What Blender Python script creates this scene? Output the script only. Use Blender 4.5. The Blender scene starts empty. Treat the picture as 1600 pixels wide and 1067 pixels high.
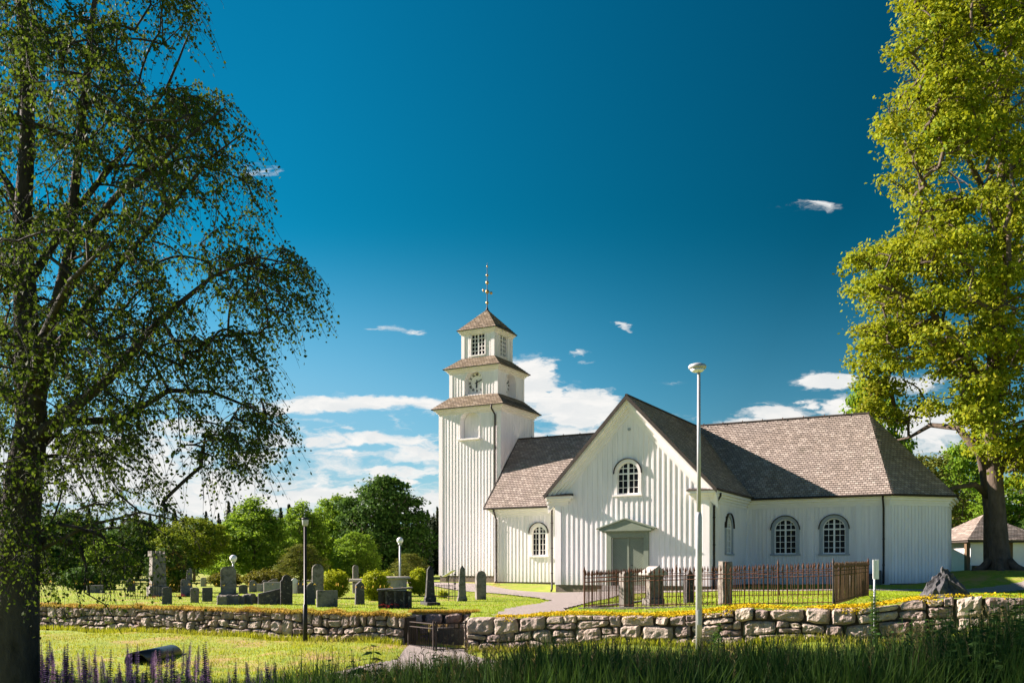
import bpy, bmesh, math, random
import numpy as np
from mathutils import Vector, Matrix, noise

S = bpy.context.scene
COL = S.collection
R = math.radians
F, CX, HY, EYE = 1450.0, 800.0, 886.0, 1.25          # lens and horizon measured on the 1600 px photograph

# ------------------------------------------------------------------ camera
cam = bpy.data.cameras.new("camera")
cam.sensor_width = 36.0
cam.lens = 36.0 * F / 1600
cam.shift_y = (HY - 533.5) / 1600
cam.clip_end = 6000
camo = bpy.data.objects.new("camera", cam)
COL.objects.link(camo)
camo.location = (0, 0, EYE)
camo.rotation_euler = (R(90), 0, 0)
S.camera = camo

# ------------------------------------------------------------------ sun, exposure
SUN_EL = R(28.4)
SUN_AZ = math.atan2(-0.9478, 0.3188)
sun_from = Vector((math.sin(SUN_AZ) * math.cos(SUN_EL), math.cos(SUN_AZ) * math.cos(SUN_EL), math.sin(SUN_EL)))
sl = bpy.data.lights.new("sun", 'SUN')
sl.energy = 5.0
sl.angle = R(0.55)
sl.color = (1.0, 0.845, 0.765)
slo = bpy.data.objects.new("sun", sl)
COL.objects.link(slo)
slo.rotation_euler = (-sun_from).to_track_quat('-Z', 'Y').to_euler()
S.view_settings.view_transform = 'Standard'
S.view_settings.look = 'None'
S.view_settings.gamma = 1
S.view_settings.exposure = 1.9

# ------------------------------------------------------------------ world: sky and clouds by direction
class NT:
    def __init__(s, tree):
        s.t = tree
    def n(s, kind, ins=None, **kw):
        nd = s.t.nodes.new(kind)
        for k, v in kw.items():
            setattr(nd, k, v)
        for k, v in (ins or {}).items():
            s.put(nd.inputs[k], v)
        return nd
    def put(s, sock, v):
        if isinstance(v, bpy.types.NodeSocket):
            s.t.links.new(v, sock)
        elif hasattr(sock, 'default_value'):
            if hasattr(sock.default_value, '__len__') and not isinstance(v, (int, float)):
                v = tuple(v)
                if len(sock.default_value) == 4 and len(v) == 3:
                    v = v + (1.0,)
            sock.default_value = v
    def m(s, op, a, b=0.0, c=0.0, clamp=False):
        nd = s.n('ShaderNodeMath', {0: a, 1: b, 2: c}, operation=op)
        nd.use_clamp = clamp
        return nd.outputs[0]
    def mix(s, f, a, b, mode='MIX'):
        nd = s.n('ShaderNodeMix', data_type='RGBA', blend_type=mode)
        s.put(nd.inputs[0], f); s.put(nd.inputs[6], a); s.put(nd.inputs[7], b)
        return nd.outputs[2]
    def rng(s, v, a, b, c=0.0, d=1.0, smooth=False):
        nd = s.n('ShaderNodeMapRange', {'Value': v, 'From Min': a, 'From Max': b, 'To Min': c, 'To Max': d})
        nd.interpolation_type = 'SMOOTHSTEP' if smooth else 'LINEAR'
        return nd.outputs[0]
    def noise(s, vec, scale, detail=4, rough=0.55, dist=0.0, w=None):
        nd = s.n('ShaderNodeTexNoise', {'Vector': vec, 'Scale': scale, 'Detail': detail, 'Roughness': rough, 'Distortion': dist})
        return nd

w = bpy.data.worlds.new("World")
S.world = w
w.use_nodes = True
nt = NT(w.node_tree)
w.node_tree.nodes.clear()
sky = nt.n('ShaderNodeTexSky', sky_type='NISHITA', sun_disc=False, sun_elevation=SUN_EL, sun_rotation=SUN_AZ)
sky.air_density, sky.dust_density, sky.ozone_density = 1.0, 0.35, 3.0
hs = nt.n('ShaderNodeHueSaturation', {'Hue': 0.478, 'Saturation': 1.34, 'Value': 1.0, 'Color': sky.outputs[0]})
tc = nt.n('ShaderNodeTexCoord')
sep = nt.n('ShaderNodeSeparateXYZ', {0: tc.outputs['Generated']})
yy = nt.m('MAXIMUM', sep.outputs[1], 0.04)
ca = nt.m('DIVIDE', sep.outputs[0], yy)
cb = nt.m('DIVIDE', sep.outputs[2], yy)
# the sky darkens away from the sun, as through a polarising filter; the unseen sky behind the camera is tinted, clouded and dimmed overhead to set the fill light
sdot = nt.n('ShaderNodeVectorMath', {0: tc.outputs['Generated'], 1: tuple(sun_from)}, operation='DOT_PRODUCT').outputs['Value']
pf = nt.m('MULTIPLY', nt.rng(sdot, 0.15, 0.62, 0.215, 0.44), nt.rng(cb, 0.06, 0.40, 1.95, 1.0, True))
redf = nt.rng(cb, 0.09, 0.40, 0.72, 0.05, True)
tv = nt.n('ShaderNodeCombineXYZ', {0: nt.m('MULTIPLY', pf, redf), 1: nt.m('MULTIPLY', pf, 0.93), 2: nt.m('MULTIPLY', pf, 0.99)}).outputs[0]
front = nt.mix(1.0, hs.outputs[0], tv, 'MULTIPLY')
hzf = nt.m('MULTIPLY', nt.rng(cb, 0.06, 0.37, 0.9, 0.0, True), nt.rng(ca, 0.16, -0.32, 0.06, 0.95, True))
front = nt.mix(hzf, front, (1.35, 2.2, 2.75))
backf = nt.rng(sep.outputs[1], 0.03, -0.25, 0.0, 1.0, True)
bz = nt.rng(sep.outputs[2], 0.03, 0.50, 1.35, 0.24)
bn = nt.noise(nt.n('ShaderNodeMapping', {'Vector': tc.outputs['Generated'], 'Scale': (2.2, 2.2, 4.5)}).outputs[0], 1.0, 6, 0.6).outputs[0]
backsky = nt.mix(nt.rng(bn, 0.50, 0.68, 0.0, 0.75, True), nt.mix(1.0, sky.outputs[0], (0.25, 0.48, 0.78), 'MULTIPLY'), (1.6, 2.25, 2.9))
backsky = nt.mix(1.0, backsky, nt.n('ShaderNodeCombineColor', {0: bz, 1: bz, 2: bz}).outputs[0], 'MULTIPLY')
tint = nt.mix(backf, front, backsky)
base = nt.n('ShaderNodeCombineXYZ', {0: ca, 1: cb}).outputs[0]
# warp
wn = nt.noise(nt.n('ShaderNodeMapping', {'Vector': base, 'Scale': (16, 42, 1)}).outputs[0], 1.0, 5, 0.6)
wv = nt.n('ShaderNodeVectorMath', {0: wn.outputs['Color'], 1: (0.5, 0.5, 0.5)}, operation='SUBTRACT').outputs[0]
wv = nt.n('ShaderNodeVectorMath', {0: wv, 1: (0.10, 0.030, 0)}, operation='MULTIPLY').outputs[0]
warp = nt.n('ShaderNodeVectorMath', {0: base, 1: wv}, operation='ADD').outputs[0]
CLOUDS = [  # centre px, py, half width, half height (in the photo's pixels: a direction of the sky), strength
    (545, 630, 175, 19, 1.0), (660, 633, 50, 20, .75), (450, 640, 90, 14, .7), (830, 585, 40, 34, 1.05), (850, 610, 40, 38, 1.0), (898, 640, 90, 44, 1.05), (800, 640, 60, 40, .8),
    (600, 688, 130, 15, .78), (560, 712, 130, 12, .62), (505, 690, 70, 17, .8), (620, 735, 110, 13, .75), (650, 706, 80, 20, .8), (900, 678, 90, 18, .7), (820, 690, 100, 20, .7),
    (470, 660, 70, 6, .55), (560, 672, 24, 6, .6), (420, 690, 60, 20, .6), (395, 720, 70, 25, .7),
    (520, 778, 190, 24, 1.05), (640, 790, 120, 34, 1.0), (330, 770, 220, 60, .85), (640, 748, 46, 8, .8), (150, 730, 260, 90, .8), (300, 670, 130, 24, .6),
    (1215, 652, 62, 24, 1.1), (1160, 665, 60, 10, .7), (1295, 600, 66, 15, 1.0), (1330, 640, 70, 26, .95), (1270, 632, 40, 8, .7), (1450, 670, 120, 50, .85), (1420, 600, 80, 20, .8),
    (1266, 321, 48, 15, .66), (402, 264, 56, 15, .45), (300, 262, 70, 12, .42), (625, 515, 72, 10, .56), (968, 511, 18, 11, .58), (1047, 596, 28, 6, .42),
    (920, 566, 30, 5, .4), (905, 552, 20, 4, .36), (415, 575, 40, 6, .4), (775, 600, 40, 6, .38), (870, 590, 12, 9, .5), (1350, 570, 60, 5, .3),
]
acc = None
for (px, py, rx, ry, st) in CLOUDS:
    mp = nt.n('ShaderNodeMapping', {'Vector': warp, 'Location': (-(px - CX) / rx, -(HY - py) / ry, 0), 'Scale': (F / rx, F / ry, 0)})
    ln = nt.n('ShaderNodeVectorMath', {0: mp.outputs[0]}, operation='LENGTH').outputs['Value']
    v = nt.rng(ln, 0.15, 1.25, st, 0.0, True)
    acc = v if acc is None else nt.m('MAXIMUM', acc, v)
low = nt.m('MULTIPLY', nt.rng(cb, 0.05, 0.22, 0.42, 0.0, True), nt.rng(ca, 0.10, -0.15, 0.75, 1.15))
acc = nt.m('MAXIMUM', acc, low)
fn = nt.noise(nt.n('ShaderNodeMapping', {'Vector': warp, 'Scale': (30, 85, 1)}).outputs[0], 1.0, 8, 0.62, 0.3).outputs[0]
fn2 = nt.noise(nt.n('ShaderNodeMapping', {'Vector': warp, 'Scale': (9, 34, 1)}).outputs[0], 1.0, 4, 0.55).outputs[0]
den = nt.m('MULTIPLY_ADD', nt.m('SUBTRACT', fn, 0.5), 1.45, acc)
den = nt.m('MULTIPLY_ADD', nt.m('SUBTRACT', fn2, 0.5), 0.65, den)
alpha = nt.rng(den, 0.20, 0.74, 0.0, 1.0, True)
acl = nt.rng(acc, 0.0, 0.12, 0.0, 1.0, True)
alpha = nt.m('MULTIPLY', alpha, acl)
fn3 = nt.noise(nt.n('ShaderNodeMapping', {'Vector': warp, 'Scale': (26, 60, 1), 'Location': (0.0, 0.55, 0)}).outputs[0], 1.0, 5, 0.55).outputs[0]
shade = nt.rng(fn3, 0.35, 0.68, 0.62, 1.0, True)
ccol = nt.mix(shade, (2.7, 3.0, 3.2), (4.4, 4.3, 4.15))
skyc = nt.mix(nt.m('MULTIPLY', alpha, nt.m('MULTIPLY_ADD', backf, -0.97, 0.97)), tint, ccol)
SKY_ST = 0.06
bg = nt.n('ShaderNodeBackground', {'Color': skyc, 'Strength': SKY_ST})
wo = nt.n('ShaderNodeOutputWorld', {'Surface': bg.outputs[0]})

# ------------------------------------------------------------------ helpers: tags, meshes, materials
def tag(o, label=None, cat=None, group=None, kind=None):
    if label: o['label'] = label
    if cat: o['category'] = cat
    if group: o['group'] = group
    if kind: o['kind'] = kind
    return o

def thing(name, loc, label, cat, group=None, rz=0.0):
    o = bpy.data.objects.new(name, None)
    o.empty_display_size = 0.2
    COL.objects.link(o)
    o.location = loc
    o.rotation_euler = (0, 0, rz)
    return tag(o, label, cat, group)

def link(name, me, parent=None, world=True):
    o = bpy.data.objects.new(name, me)
    COL.objects.link(o)
    if parent is not None:
        o.parent = parent
        if world:                       # mesh is in world coordinates: undo the thing's own place
            if parent.parent is None:
                o.location = -parent.location
    return o

def copy_tree(o, parent=None):
    c = o.copy()
    COL.objects.link(c)
    c.parent = parent
    for ch in list(o.children):
        copy_tree(ch, c)
    return c

def np_mesh(name, V, Fq, mat, smooth=False, k=None):
    """V (n,3), Fq (m,k) index array -> mesh"""
    V = np.asarray(V, dtype=np.float32); Fq = np.asarray(Fq, dtype=np.int32)
    k = Fq.shape[1]; m = Fq.shape[0]
    me = bpy.data.meshes.new(name)
    me.vertices.add(len(V)); me.vertices.foreach_set('co', V.ravel())
    me.loops.add(m * k); me.loops.foreach_set('vertex_index', Fq.ravel())
    me.polygons.add(m)
    me.polygons.foreach_set('loop_start', np.arange(0, m * k, k, dtype=np.int32))
    me.polygons.foreach_set('loop_total', np.full(m, k, dtype=np.int32))
    if smooth:
        me.polygons.foreach_set('use_smooth', np.ones(m, dtype=bool))
    for mm in (mat if isinstance(mat, (list, tuple)) else [mat]):
        me.materials.append(mm)
    me.update(calc_edges=True)
    return me

class MB:
    def __init__(s):
        s.v = []; s.f = []; s.uv = {}
    def add(s, vs, fs):
        o = len(s.v)
        s.v.extend([tuple(p) for p in vs])
        s.f.extend([tuple(i + o for i in f) for f in fs])
    def quad(s, a, b, c, d, uv=None):
        s.add([a, b, c, d], [(0, 1, 2, 3)])
        if uv: s.uv[len(s.f) - 1] = uv
    def poly(s, pts):
        s.add(pts, [tuple(range(len(pts)))])
    def hexa(s, p):                     # 8 points: bottom ring, top ring
        s.add(p, [(3, 2, 1, 0), (4, 5, 6, 7), (0, 1, 5, 4), (1, 2, 6, 5), (2, 3, 7, 6), (3, 0, 4, 7)])
    def box(s, lo, hi, M=None):
        (a, b, c), (d, e, f) = lo, hi
        p = [Vector(q) for q in ((a, b, c), (d, b, c), (d, e, c), (a, e, c), (a, b, f), (d, b, f), (d, e, f), (a, e, f))]
        if M is not None: p = [M @ q for q in p]
        s.hexa(p)
    def tube(s, pts, rad, n=8, cap=True):
        pts = [Vector(p) for p in pts]
        if not hasattr(rad, '__len__'): rad = [rad] * len(pts)
        o = len(s.v)
        ref = None
        for i, p in enumerate(pts):
            t = (pts[min(i + 1, len(pts) - 1)] - pts[max(i - 1, 0)])
            if t.length < 1e-9: t = Vector((0, 0, 1))
            t.normalize()
            if ref is None:
                ref = Vector((1, 0, 0)) if abs(t.x) < 0.9 else Vector((0, 1, 0))
            a = (ref - t * ref.dot(t))
            if a.length < 1e-6: a = t.orthogonal()
            a.normalize(); ref = a
            b = t.cross(a)
            for k in range(n):
                th = 2 * math.pi * k / n
                s.v.append(tuple(p + (a * math.cos(th) + b * math.sin(th)) * rad[i]))
        for i in range(len(pts) - 1):
            for k in range(n):
                k2 = (k + 1) % n
                s.f.append((o + i * n + k, o + i * n + k2, o + (i + 1) * n + k2, o + (i + 1) * n + k))
        if cap:
            s.f.append(tuple(o + k for k in reversed(range(n))))
            s.f.append(tuple(o + (len(pts) - 1) * n + k for k in range(n)))
    def lathe(s, c, prof, n=16):
        c = Vector(c); o = len(s.v)
        for (r, z) in prof:
            for k in range(n):
                th = 2 * math.pi * k / n
                s.v.append((c.x + r * math.cos(th), c.y + r * math.sin(th), c.z + z))
        for i in range(len(prof) - 1):
            for k in range(n):
                k2 = (k + 1) % n
                s.f.append((o + i * n + k, o + i * n + k2, o + (i + 1) * n + k2, o + (i + 1) * n + k))
        s.f.append(tuple(o + k for k in reversed(range(n))))
        s.f.append(tuple(o + (len(prof) - 1) * n + k for k in range(n)))
    def mesh(s, name, mat, smooth=False, bevel=0.0):
        me = bpy.data.meshes.new(name)
        me.from_pydata(s.v, [], s.f)
        if s.uv:
            lay = me.uv_layers.new(name='UVMap')
            for fi, uv in s.uv.items():
                for li, c in zip(me.polygons[fi].loop_indices, uv):
                    lay.data[li].uv = c
        if bevel:
            bm = bmesh.new(); bm.from_mesh(me)
            bmesh.ops.remove_doubles(bm, verts=bm.verts, dist=1e-5)
            es = [e for e in bm.edges if len(e.link_faces) == 2 and e.calc_face_angle(0) > 0.5]
            bmesh.ops.bevel(bm, geom=es, offset=bevel, segments=1, affect='EDGES', clamp_overlap=True)
            bm.to_mesh(me); bm.free()
        for mm in (mat if isinstance(mat, (list, tuple)) else [mat]):
            me.materials.append(mm)
        if smooth:
            me.polygons.foreach_set('use_smooth', [True] * len(me.polygons))
        me.update()
        return me
    def part(s, name, mat, parent=None, smooth=False, bevel=0.0, world=True):
        return link(name, s.mesh(name, mat, smooth, bevel), parent, world)

def mat(name, c1, c2=None, scale=4.0, rough=0.8, island=0.0, bump=0.0, bscale=30.0, spec=0.25, metal=0.0, stretch=(1, 1, 1),
        detail=5, c3=None, c3scale=1.0, c3lo=.55, c3hi=.7, hue=0.0):
    m = bpy.data.materials.new(name)
    m.use_nodes = True
    t = NT(m.node_tree)
    m.node_tree.nodes.clear()
    out = t.n('ShaderNodeOutputMaterial')
    p = t.n('ShaderNodeBsdfPrincipled', {'Roughness': rough, 'Metallic': metal, 'Specular IOR Level': spec})
    t.t.links.new(p.outputs[0], out.inputs[0])
    co = t.n('ShaderNodeTexCoord').outputs['Object']
    mp = t.n('ShaderNodeMapping', {'Vector': co, 'Scale': stretch}).outputs[0]
    col = None
    if c2 is not None:
        nz = t.noise(mp, scale, detail, 0.6).outputs[0]
        col = t.mix(t.rng(nz, 0.32, 0.68), c1, c2)
    if c3 is not None:
        nz = t.noise(mp, c3scale, 6, 0.65).outputs[0]
        col = t.mix(t.rng(nz, c3lo, c3hi), col if col is not None else c1, c3)
    if island:
        g = t.n('ShaderNodeNewGeometry').outputs['Random Per Island']
        hsn = t.n('ShaderNodeHueSaturation', {'Hue': t.rng(g, 0, 1, 0.5 - hue, 0.5 + hue) if hue else 0.5,
                                              'Value': t.rng(g, 0, 1, 1 - island, 1 + island), 'Color': col if col is not None else c1})
        col = hsn.outputs[0]
    t.put(p.inputs['Base Color'], col if col is not None else c1)
    if bump:
        nb = t.noise(mp, bscale, 6, 0.65).outputs[0]
        b = t.n('ShaderNodeBump', {'Strength': bump, 'Distance': 0.05, 'Height': nb})
        t.t.links.new(b.outputs[0], p.inputs['Normal'])
    return m

def leaf_mat(name, a, b, trans=0.4, tcol=None, cl=None, clscale=.5):
    """leaf faces: colour varies leaf by leaf, part of the light comes through"""
    m = bpy.data.materials.new(name)
    m.use_nodes = True
    t = NT(m.node_tree)
    m.node_tree.nodes.clear()
    out = t.n('ShaderNodeOutputMaterial')
    g = t.n('ShaderNodeNewGeometry').outputs['Random Per Island']
    col = t.mix(g, a, b)
    if cl is not None:
        co = t.n('ShaderNodeTexCoord').outputs['Object']
        nz = t.noise(co, clscale, 3, 0.5).outputs[0]
        col = t.mix(t.rng(nz, 0.45, 0.65), col, t.mix(g, cl, a))
    d = t.n('ShaderNodeBsdfPrincipled', {'Base Color': col, 'Roughness': 0.65, 'Specular IOR Level': 0.07})
    tr = t.n('ShaderNodeBsdfTranslucent', {'Color': t.mix(0.6, col, tcol or (b[0] * 1.3, b[1] * 1.3, b[2] * .6))})
    mx = t.n('ShaderNodeMixShader', {0: trans, 1: d.outputs[0], 2: tr.outputs[0]})
    t.t.links.new(mx.outputs[0], out.inputs[0])
    return m

M = {}
M['white'] = mat('white_paint', (.81, .782, .772), (.71, .69, .68), 1.6, .6, stretch=(3, 3, .35), c3=(.60, .58, .54), c3scale=2.2, c3lo=.62, c3hi=.8)
def stain(m, c, zlo, zhi, amt):
    t = NT(m.node_tree); p = [n for n in m.node_tree.nodes if n.type == 'BSDF_PRINCIPLED'][0]
    old = p.inputs['Base Color'].links[0].from_socket
    co = t.n('ShaderNodeTexCoord').outputs['Object']
    z = t.n('ShaderNodeSeparateXYZ', {0: co}).outputs[2]
    nz = t.noise(t.n('ShaderNodeMapping', {'Vector': co, 'Scale': (9, 9, .3)}).outputs[0], 1.0, 5, .65).outputs[0]
    splash = t.m('MULTIPLY', t.rng(z, zlo, zhi, 1.0, 0.0, True), t.rng(nz, .3, .7))
    streak = t.m('MULTIPLY', t.rng(nz, .58, .80), .24)
    n2 = t.noise(t.n('ShaderNodeMapping', {'Vector': co, 'Scale': (.5, .5, .35)}).outputs[0], 1.0, 3, .5).outputs[0]
    f = t.m('MAXIMUM', t.m('MULTIPLY', splash, amt), t.m('MULTIPLY', streak, t.rng(n2, .38, .62)))
    t.put(p.inputs['Base Color'], t.mix(f, old, c))
stain(M['white'], (.36, .34, .29), .35, 1.25, .55)
M['trim'] = mat('white_trim_paint', (.80, .77, .74), (.74, .71, .68), 3, .6)
M['cream'] = mat('cream_trim_paint', (.76, .71, .65), (.68, .63, .57), 3, .6)
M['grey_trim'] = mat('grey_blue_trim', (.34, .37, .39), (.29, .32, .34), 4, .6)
M['sash'] = mat('white_sash', (.80, .79, .76), (.74, .73, .70), 6, .5)
M['glass'] = mat('dark_glass', (.008, .009, .011), (.02, .02, .022), 1.2, .25, spec=.06)
M['green_door'] = mat('sage_green_paint', (.205, .24, .18), (.175, .21, .155), 5, .55)
M['dark_metal'] = mat('dark_brown_metal', (.018, .015, .013), (.035, .026, .02), 6, .5)
M['black_metal'] = mat('black_paint', (.012, .012, .014), (.02, .02, .022), 6, .45)
M['verge'] = mat('dark_verge_board', (.035, .028, .024), (.06, .05, .04), 4, .7)
M['granite_base'] = mat('foundation_stone', (.20, .16, .13), (.13, .11, .095), 5, .9, bump=.5, bscale=12)
M['gold'] = mat('gilded_metal', (.62, .40, .16), (.40, .25, .10), 4, .4, metal=.6)
M['galv'] = mat('galvanised_steel', (.42, .44, .46), (.34, .36, .38), 6, .45, spec=.4, metal=.15)
M['rust'] = mat('rusty_iron', (.13, .052, .026), (.062, .032, .02), 14, .85, c3=(.05, .03, .022), c3scale=6)
M['white_plastic'] = mat('white_glass', (.8, .8, .8), (.74, .74, .74), 4, .25, spec=.5)
M['stone'] = mat('grey_granite', (.14, .13, .115), (.24, .22, .195), 9, .85, bump=.5, bscale=22, c3=(.07, .072, .055), c3scale=4, c3lo=.5, c3hi=.62)
M['stone_dark'] = mat('dark_granite', (.05, .05, .052), (.085, .083, .08), 14, .7, bump=.35, bscale=25, c3=(.19, .175, .135), c3scale=7, c3lo=.56, c3hi=.64)
M['stone_black'] = mat('black_stone', (.022, .021, .021), (.045, .042, .04), 14, .6, bump=.3, bscale=25, c3=(.19, .18, .15), c3scale=9, c3lo=.58, c3hi=.66)
M['stone_light'] = mat('pale_granite', (.30, .275, .245), (.38, .35, .31), 9, .85, bump=.35, bscale=25, c3=(.18, .17, .14), c3scale=4)
M['stone_white'] = mat('white_marble', (.72, .72, .71), (.62, .62, .61), 9, .6)
M['stone_lichen'] = mat('lichen_granite', (.13, .115, .10), (.22, .20, .17), 11, .9, bump=.8, bscale=14, c3=(.30, .27, .19), c3scale=8, c3lo=.58)
M['rock'] = mat('black_rock', (.03, .031, .034), (.095, .095, .10), 9, .75, bump=1.0, bscale=9)
M['wall_stone'] = mat('field_stone', (.40, .325, .27), (.19, .16, .14), 8, .9, island=.30, bump=1.0, bscale=13, c3=(.27, .145, .075), c3scale=1.1, c3lo=.58, c3hi=.70, hue=.02)
M['wall_core'] = mat('wall_earth', (.035, .028, .022), (.05, .04, .03), 8, 1.0)
M['gravel'] = mat('gravel', (.36, .315, .285), (.20, .18, .165), 30, .95, bump=.7, bscale=60, c3=(.33, .28, .25), c3scale=9)
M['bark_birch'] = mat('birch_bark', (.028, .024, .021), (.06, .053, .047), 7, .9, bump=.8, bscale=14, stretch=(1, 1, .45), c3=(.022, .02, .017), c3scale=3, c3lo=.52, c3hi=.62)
M['bark'] = mat('grey_bark', (.115, .09, .068), (.06, .047, .036), 6, .95, bump=1.0, bscale=9, stretch=(1, 1, .35))
M['wood_weathered'] = mat('weathered_wood', (.16, .105, .055), (.09, .06, .035), 9, .85, stretch=(4, 4, .4))
M['pipe'] = mat('black_plastic_pipe', (.02, .022, .025), (.035, .037, .04), 5, .32, spec=.5)
M['red'] = mat('red_petals', (.5, .02, .02), (.35, .02, .03), 20, .6)
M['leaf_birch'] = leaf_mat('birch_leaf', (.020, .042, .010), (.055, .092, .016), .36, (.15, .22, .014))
M['leaf_maple'] = leaf_mat('maple_leaf', (.075, .14, .010), (.26, .29, .013), .30, (.42, .45, .012), cl=(.32, .28, .02), clscale=.6)
M['leaf_mid'] = leaf_mat('green_leaf', (.10, .21, .020), (.20, .30, .03), .46, (.24, .36, .02))
M['leaf_dark'] = leaf_mat('dark_leaf', (.032, .085, .016), (.075, .15, .024), .34, (.08, .14, .02))
M['leaf_lime'] = leaf_mat('lime_leaf', (.11, .18, .014), (.20, .25, .018), .32, (.24, .28, .015))
M['leaf_olive'] = leaf_mat('olive_leaf', (.085, .12, .02), (.16, .18, .028), .30, (.2, .2, .02))
M['leaf_spirea'] = leaf_mat('spirea_leaf', (.17, .24, .012), (.36, .38, .018), .35, (.42, .45, .012))
M['leaf_hedge'] = leaf_mat('hedge_leaf', (.05, .065, .015), (.18, .17, .025), .3)
M['leaf_orange'] = leaf_mat('orange_leaf', (.035, .08, .015), (.09, .15, .02), .35, cl=(.55, .30, .08), clscale=1.9)
M['needle'] = leaf_mat('spruce_needles', (.010, .022, .010), (.030, .048, .017), .12)
M['needle2'] = leaf_mat('pine_needles', (.03, .040, .014), (.06, .068, .02), .15)
M['grass_tall'] = leaf_mat('tall_grass_blade', (.018, .052, .012), (.055, .105, .024), .30, (.09, .16, .02), cl=(.075, .115, .03), clscale=1.6)
M['grass_lawn'] = leaf_mat('lawn_blade', (.20, .27, .014), (.40, .40, .035), .35, (.36, .38, .015), cl=(.44, .31, .13), clscale=.34)
M['grass_yard'] = leaf_mat('churchyard_blade', (.19, .33, .010), (.33, .44, .018), .35, (.34, .38, .01))
M['grass_dry'] = leaf_mat('dry_blade', (.30, .21, .035), (.50, .31, .06), .3, (.5, .34, .05), cl=(.30, .31, .03), clscale=1.2)
M['sedum'] = leaf_mat('sedum_flower', (.46, .33, .010), (.66, .49, .014), .2, (.6, .45, .01), cl=(.36, .30, .012), clscale=1.4)
M['lupin_petal'] = leaf_mat('lupin_petal', (.030, .020, .070), (.085, .052, .135), .2, (.10, .05, .16))
M['lupin_pink'] = leaf_mat('lupin_petal_pale', (.17, .09, .19), (.26, .16, .26), .25, (.26, .16, .26))
M['weed'] = leaf_mat('weed_leaf', (.035, .085, .018), (.07, .13, .03), .3, (.10, .18, .02))

# ------------------------------------------------------------------ terrain
def shep(C, X, Y, p=3.0, soft=0.6):
    C = np.array(C, dtype=float)
    X = np.asarray(X, dtype=float); Y = np.asarray(Y, dtype=float)
    num = np.zeros_like(X); den = np.zeros_like(X)
    for (x, y, z) in C:
        wgt = 1.0 / (((X - x) ** 2 + (Y - y) ** 2 + soft) ** (p / 2))
        num += wgt * z; den += wgt
    return num / den

ZB = [(-13.9, 29.2, .03), (-9, 26.6, .06), (-3, 23, .06), (-1, 22.5, .03), (2.8, 20.6, .16), (5.8, 18.9, .40), (9.1, 17.2, .69), (12.5, 15.6, .8), (-9, 30, .05),
      (-14, 38, .08), (-3, 30, .05), (0, 35, .05), (2, 25.5, .13), (7.6, 22.5, .33), (10.4, 27, .40), (11.1, 24, .48), (2.3, 47.7, -.02), (7, 43, .10),
      (10, 44, .2), (-2, 58, .28), (-6, 60, .3), (19, 46.4, .38), (25, 48, 1.12), (24, 60, 1.05), (30, 50, 1.1), (-20, 45, .1), (-15, 60, .3),
      (0, 80, .5), (-40, 100, .4), (40, 100, 1.2), (-200, 250, .5), (200, 250, 1.2), (15, 30, .30), (21, 40, .10), (-30, 30, 0), (-18, 35, .06)]
ZF = [(-13.9, 28.4, -.70), (-9, 25.8, -.62), (-3, 22.3, -.62), (-1, 21.7, -.74), (2.8, 19.5, -.41), (5.8, 17.7, -.20), (9.1, 16, .08), (12.5, 14.5, .2),
      (-7, 20.5, -.82), (-10, 21, -.78), (-5, 18, -.85), (0, 18, -.76), (3, 17, -.6), (6, 15, -.5), (-5, 10, -.55), (0, 10, -.55), (5, 9, -.4), (9, 10, -.15),
      (0, 3, -.38), (-8, 3, -.4), (8, 3, -.3), (-15, 10, -.5), (-20, 20, -.6), (20, 10, 0), (0, -50, -.4), (-60, 0, -.5), (60, 0, 0), (-4.5, 21.4, -.60), (-1.8, 19.5, -.78)]
GX0, GX1 = -2.63, -1.06                                  # the gate's gap in the wall
def ywall(x):
    x = np.asarray(x, dtype=float)
    l = 22.70 - .5404 * (np.clip(x, -22, GX0) + 2.63)
    r = 22.05 - (np.clip(x, GX1, 15) + 1.06) * .5404
    return np.where(x < (GX0 + GX1) / 2, l, r)
def zb(x, y): return shep(ZB, x, y)
def zf(x, y): return shep(ZF, x, y)
def is_back(x, y):
    x = np.asarray(x, dtype=float); y = np.asarray(y, dtype=float)
    edge = ywall(x) + .12
    edge = np.where((x > GX0) & (x < GX1), 24.35, edge)
    return y > edge
def bump(x, y):
    return .025 * np.sin(1.3 * x + .7 * y) * np.sin(.9 * y - .5 * x + 1) + .014 * np.sin(3.1 * x - 1.7 * y) * np.cos(2.3 * y + .4 * x)
def gz(x, y):
    x = np.asarray(x, dtype=float); y = np.asarray(y, dtype=float)
    return np.where(is_back(x, y), zb(x, y), zf(x, y) + bump(x, y))
def gz1(x, y): return float(gz(np.array([x]), np.array([y]))[0])

def in_poly(P, X, Y):
    X = np.asarray(X); Y = np.asarray(Y)
    ins = np.zeros(X.shape, bool)
    n = len(P)
    for i in range(n):
        x1, y1 = P[i]; x2, y2 = P[(i + 1) % n]
        c = ((y1 > Y) != (y2 > Y)) & (X < (x2 - x1) * (Y - y1) / (y2 - y1 + 1e-12) + x1)
        ins ^= c
    return ins
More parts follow.
